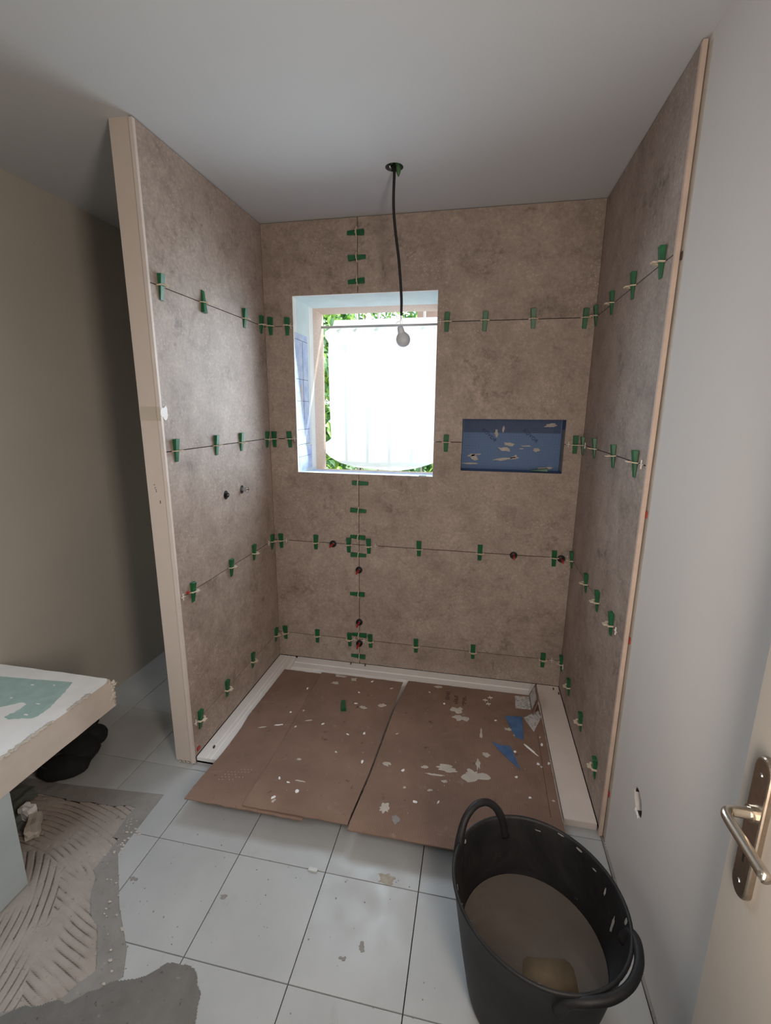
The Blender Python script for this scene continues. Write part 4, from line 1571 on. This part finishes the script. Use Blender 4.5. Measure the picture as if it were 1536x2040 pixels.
link('piping', bm, DARKTRIM, bg_, True)
bm = bmesh.new()
tube(bm, smoothpts([(-0.09, 0.10, 0.05), (-0.065, 0.135, 0.075), (-0.050, 0.150, 0.078), (-0.040, 0.152, 0.070)], 6), [0.016, 0.018, 0.020, 0.021, 0.022, 0.022, 0.022, 0.022, 0.022, 0.022, 0.022, 0.0215, 0.021, 0.020, 0.018, 0.016, 0.012, 0.007, 0.002], 12)
link('rolled_strap', bm, DARK, bg_, True)

# debris under the bench
def chunk(name, loc, size, mat, label, cat, seedv):
    bm = bmesh.new()
    r = bmesh.ops.create_cube(bm, size=1)
    bmesh.ops.subdivide_edges(bm, edges=list(bm.edges), cuts=2, use_grid_fill=True)
    for v_ in bm.verts:
        v_.co += Vector((noise.noise(v_.co * 2 + Vector((seedv, 0, 0))), noise.noise(v_.co * 2 + Vector((0, seedv, 0))), noise.noise(v_.co * 2 + Vector((0, 0, seedv))))) * 0.22
        v_.co = Vector((v_.co.x * size[0], v_.co.y * size[1], v_.co.z * size[2]))
    zmin = min(v_.co.z for v_ in bm.verts)
    for v_ in bm.verts:
        v_.co.z -= zmin
    o = link(name, bm, mat)
    o.location = loc
    tag(o, label, cat)
    return o


o = chunk('plaster_chunk', (-0.395, -1.335, -0.001), (0.09, 0.04, 0.035), PLASTERC, 'curved broken piece of cream plaster beside the bench leg', 'rubble', 2)
o.rotation_euler = (0, 0, -0.9)
o = chunk('plaster_chunk', (-0.465, -1.295, -0.001), (0.045, 0.035, 0.05), PLASTER, 'small white plaster chunk behind the larger one by the bench leg', 'rubble', 5)
o = chunk('cement_lump', (-0.50, -1.385, -0.001), (0.11, 0.10, 0.06), GRAYBOX, 'dark grey cement lump in the shade of the bench leg', 'rubble', 8)
o = chunk('cement_lump', (-0.56, -1.25, -0.001), (0.07, 0.09, 0.05), GRAYBOX, 'grey-green cement lump farthest under the bench', 'rubble', 11)

# ------------------------------------------------------------------ door leaf with handle
dr = struct(boxobj('door_1', DOORP, (1.622, 1.660, -2.45, -1.733, 0.008, 2.03), None, 0.002))
dr.name = 'door_1'
DXF = 1.622
hx = DXF
py, pz = -1.790, 0.927
hd = empty('door_handle', (hx, py, pz))
hd.parent = dr
bm = bmesh.new()
n = 14
hwid, hh = 0.0205, 0.103
pts = [(hwid * cos(pi * k / n), hh - hwid * 0.0 + hwid * sin(pi * k / n) * 1.15) for k in range(n + 1)]
pts += [(-hwid * cos(pi * k / n), -hh - hwid * sin(pi * k / n) * 1.15) for k in range(n + 1)]
n_ = len(pts)
loops = []
for (xx, f1, f2) in ((-0.0003, 1.0, 1.0), (-0.0070, 1.0, 1.0), (-0.0092, 0.93, 0.985), (-0.0100, 0.82, 0.965)):
    loops.append([bm.verts.new((xx, p[0] * f1, p[1] * f2)) for p in pts])
for a, c in zip(loops, loops[1:]):
    for k in range(n_):
        bm.faces.new((a[k], a[(k + 1) % n_], c[(k + 1) % n_], c[k]))
bm.faces.new(loops[0][::-1])
bm.faces.new(loops[-1])
link('handle_plate', bm, PLATE, hd)
bm = bmesh.new()
lev = smoothpts([(-0.009, 0.0, 0.029), (-0.030, 0.0, 0.029), (-0.043, -0.002, 0.029), (-0.050, -0.009, 0.029), (-0.052, -0.022, 0.029), (-0.051, -0.060, 0.0285), (-0.050, -0.112, 0.028)], 6)
tube(bm, lev, [0.0095 - 0.0015 * min(1, k / 12) for k in range(len(lev))], 16)
link('lever', bm, METAL, hd, True)
bm = bmesh.new()
tube(bm, [(-0.008, 0, 0.029), (-0.016, 0, 0.029)], 0.0125, 20)
link('collar', bm, METAL, hd, False)
for z in (0.098, -0.098):
    bm = bmesh.new()
    tube(bm, [(-0.0095, 0.0, z), (-0.0115, 0.0, z)], [0.0042, 0.003], 10)
    link('screw', bm, STEEL, hd)
bm = bmesh.new()
tube(bm, [(-0.0098, 0.0, -0.045), (-0.0105, 0.0, -0.045)], 0.0048, 12)
box(bm, -0.0105, -0.0098, -0.0022, 0.0022, -0.062, -0.045)
link('keyhole', bm, BLACKP, hd)

# ------------------------------------------------------------------ window grille, cloth, garden
gr = empty('window_grille', (0.55, 0.47, 1.2))
tag(gr, 'white iron grille bars fixed across the outer window opening', 'grille')
for z, yb in ((2.062, 0.475), (1.312, 0.588)):
    bm = bmesh.new()
    tube(bm, [(WX0 - 0.01, yb, z), (WX1 + 0.01, yb, z)], 0.0075, 10)
    local(link('cross_bar', bm, BAR, gr, True), gr)
for x in (0.36, 0.505, 0.65, 0.80):
    bm = bmesh.new()
    tube(bm, [(x, 0.600, 1.10), (x, 0.600, 2.20)], 0.0080, 10)
    local(link('upright_bar', bm, BAR, gr, True), gr)

XLT = [(2.115, 0.225), (2.07, 0.215), (2.045, 0.165), (2.01, 0.165), (1.98, 0.19), (1.90, 0.185), (1.60, 0.190), (1.36, 0.196), (1.335, 0.15), (1.275, 0.145), (1.235, 0.19), (1.20, 0.26), (1.175, 0.36), (1.165, 0.52), (1.160, 0.60)]
XRT = [(2.115, 0.90), (2.07, 1.0), (1.30, 1.0), (1.25, 0.96), (1.21, 0.87), (1.18, 0.78), (1.165, 0.70), (1.160, 0.66)]


def lut(t, z):
    for a, c in zip(t, t[1:]):
        if c[0] <= z <= a[0]:
            return a[1] + (c[1] - a[1]) * (z - a[0]) / (c[0] - a[0])
    return t[-1][1] if z < t[-1][0] else t[0][1]


bm = bmesh.new()
rws = []
nzz, nxx = 70, 60
for j in range(nzz + 1):
    z = 2.115 - (2.115 - 1.160) * j / nzz
    xl, xr = lut(XLT, z), lut(XRT, z)
    row = []
    for i in range(nxx + 1):
        x = xl + (xr - xl) * i / nxx
        hang = max(0, min(1, (2.06 - z) / 0.5))
        y = 0.525 + 0.012 * noise.noise(Vector((x * 5, z * 2, 4)))
        for (fx, fd, zz) in ((0.36, 0.1, 1.70), (0.505, 0.0, 1.68), (0.80, -0.25, 1.70), (0.25, 0.35, 1.72)):
            if z < 2.06:
                dd = x - (fx + fd * (2.06 - z))
                y -= 0.018 * math.exp(-(dd / 0.012) ** 2) * max(0, 1 - (2.06 - z) / 0.42)
        if z > 2.045:
            y += 0.02 * (z - 2.045) / 0.07
        row.append(bm.verts.new((x, y, z)))
    rws.append(row)
for a, c in zip(rws, rws[1:]):
    for i in range(nxx):
        bm.faces.new((a[i], a[i + 1], c[i + 1], c[i]))
sh = link('hanging_cloth', bm, SHEET, None, True)
tag(sh, 'thin white cloth hung outside over the window grille', 'cloth')

gd = struct(boxobj('trim_1', GRASS, (-6, 7, 0.52, 14, -0.35, -0.30)))
gd.name = 'garden_ground'


def leaf_mesh(mat, L=0.10, Wd=0.030, sub=3):
    vs, fs = [], []
    for k in range(sub + 1):
        t = k / sub
        wv = Wd * sin(pi * (0.08 + 0.92 * t)) ** 0.8 if k < sub else 0.0005
        z = -0.35 * L * t * t
        vs += [(-wv, L * t, z + 0.3 * wv), (0, L * t, z), (wv, L * t, z + 0.3 * wv)]
    for k in range(sub):
        a = k * 3
        fs += [(a, a + 1, a + 4, a + 3), (a + 1, a + 2, a + 5, a + 4)]
    me = bpy.data.meshes.new('leaf')
    me.from_pydata(vs, [], fs)
    me.materials.append(mat)
    return me


LM = [leaf_mesh(LEAFA, 0.10, 0.022), leaf_mesh(LEAFB, 0.11, 0.026), leaf_mesh(LEAFA, 0.075, 0.017)]


def bush(x0, x1, y0, y1, z0, z1, n_leaf, n_obj, label, near=None):
    e = empty('leafy_shrub', ((x0 + x1) / 2, (y0 + y1) / 2, -0.3))
    tag(e, label, 'shrub', 'shrubs outside the window')
    off = e.location
    bm = bmesh.new()
    for k in range(5):
        a = random.uniform(x0, x1)
        b_ = random.uniform(y0, y1)
        tube(bm, smoothpts([(a, b_, -0.3), (a + random.uniform(-.1, .1), b_, (z0 + z1) / 2), (a + random.uniform(-.2, .2), b_, z1)], 4), [0.014 - 0.0010 * q for q in range(9)], 5)
    local(link('stem', bm, BARK, e), e)
    vs, fs, mi = [], [], []
    for k in range(n_leaf):
        src = LM[random.choice((0, 1, 1, 2))]
        m = Matrix.Translation((random.uniform(x0, x1), random.uniform(y0, y1), random.uniform(z0, z1))) @ Matrix.Rotation(random.uniform(0, 2 * pi), 4, 'Z') @ Matrix.Rotation(random.uniform(-1.1, 0.6), 4, 'X') @ Matrix.Rotation(random.uniform(-0.6, 0.6), 4, 'Y') @ Matrix.Scale(random.uniform(0.7, 1.3), 4)
        o_ = len(vs)
        vs += [tuple(m @ v_.co - off) for v_ in src.vertices]
        for p in src.polygons:
            fs.append(tuple(o_ + q for q in p.vertices))
            mi.append(0 if src is not LM[1] else 1)
    me = bpy.data.meshes.new('foliage')
    me.from_pydata(vs, [], fs)
    me.materials.append(LEAFA)
    me.materials.append(LEAFB)
    me.polygons.foreach_set('material_index', mi)
    f = meshobj('foliage', me, e)
    f['kind'] = 'stuff'
    if near:
        for k in range(n_obj):
            o = meshobj('leaf', random.choice(LM), e)
            x, y, z = random.uniform(near[0], near[1]), random.uniform(near[2], near[3]), random.uniform(near[4], near[5])
            o.matrix_local = Matrix.Translation(Vector((x, y, z)) - off) @ Matrix.Rotation(random.uniform(2.2, 4.1), 4, 'Z') @ Matrix.Rotation(random.uniform(-0.9, 0.3), 4, 'X') @ Matrix.Scale(random.uniform(0.7, 1.15), 4)
    return e


bush(-1.3, 0.10, 1.05, 1.9, 0.2, 2.5, 5200, 240, 'bright green leafy shrub seen past the free edge of the cloth', (-0.40, 0.16, 0.85, 1.05, 0.9, 2.3))
bush(0.30, 1.6, 2.0, 2.5, 0.0, 1.6, 2000, 60, 'low green shrub showing under the hem of the cloth', (0.32, 1.05, 1.95, 2.1, 0.3, 1.1))
bush(-2.2, 2.2, 4.7, 5.6, 1.4, 4.2, 8500, 0, 'tall dark green hedge showing above the top of the cloth')
e = empty('neighbouring_eave', (1.55, 2.6, 2.6))
tag(e, 'brown timber roof eave beyond the window, above the cloth', 'roof')
for k, x in enumerate((1.0, 3.1)):
    bm = bmesh.new()
    box(bm, x, x + 0.1, 3.3, 3.4, -0.30, 2.60)
    local(link('post', bm, EAVE, e), e)
bm = bmesh.new()
box(bm, 0.40, 3.2, 3.2, 3.24, 2.56, 2.80)
local(link('fascia', bm, EAVE, e), e)
for k in range(14):
    bm = bmesh.new()
    box(bm, 0.92 + k * 0.16, 1.07 + k * 0.16, 3.24, 4.4, 2.66, 2.70)
    local(link('roof_board', bm, EAVE, e), e)
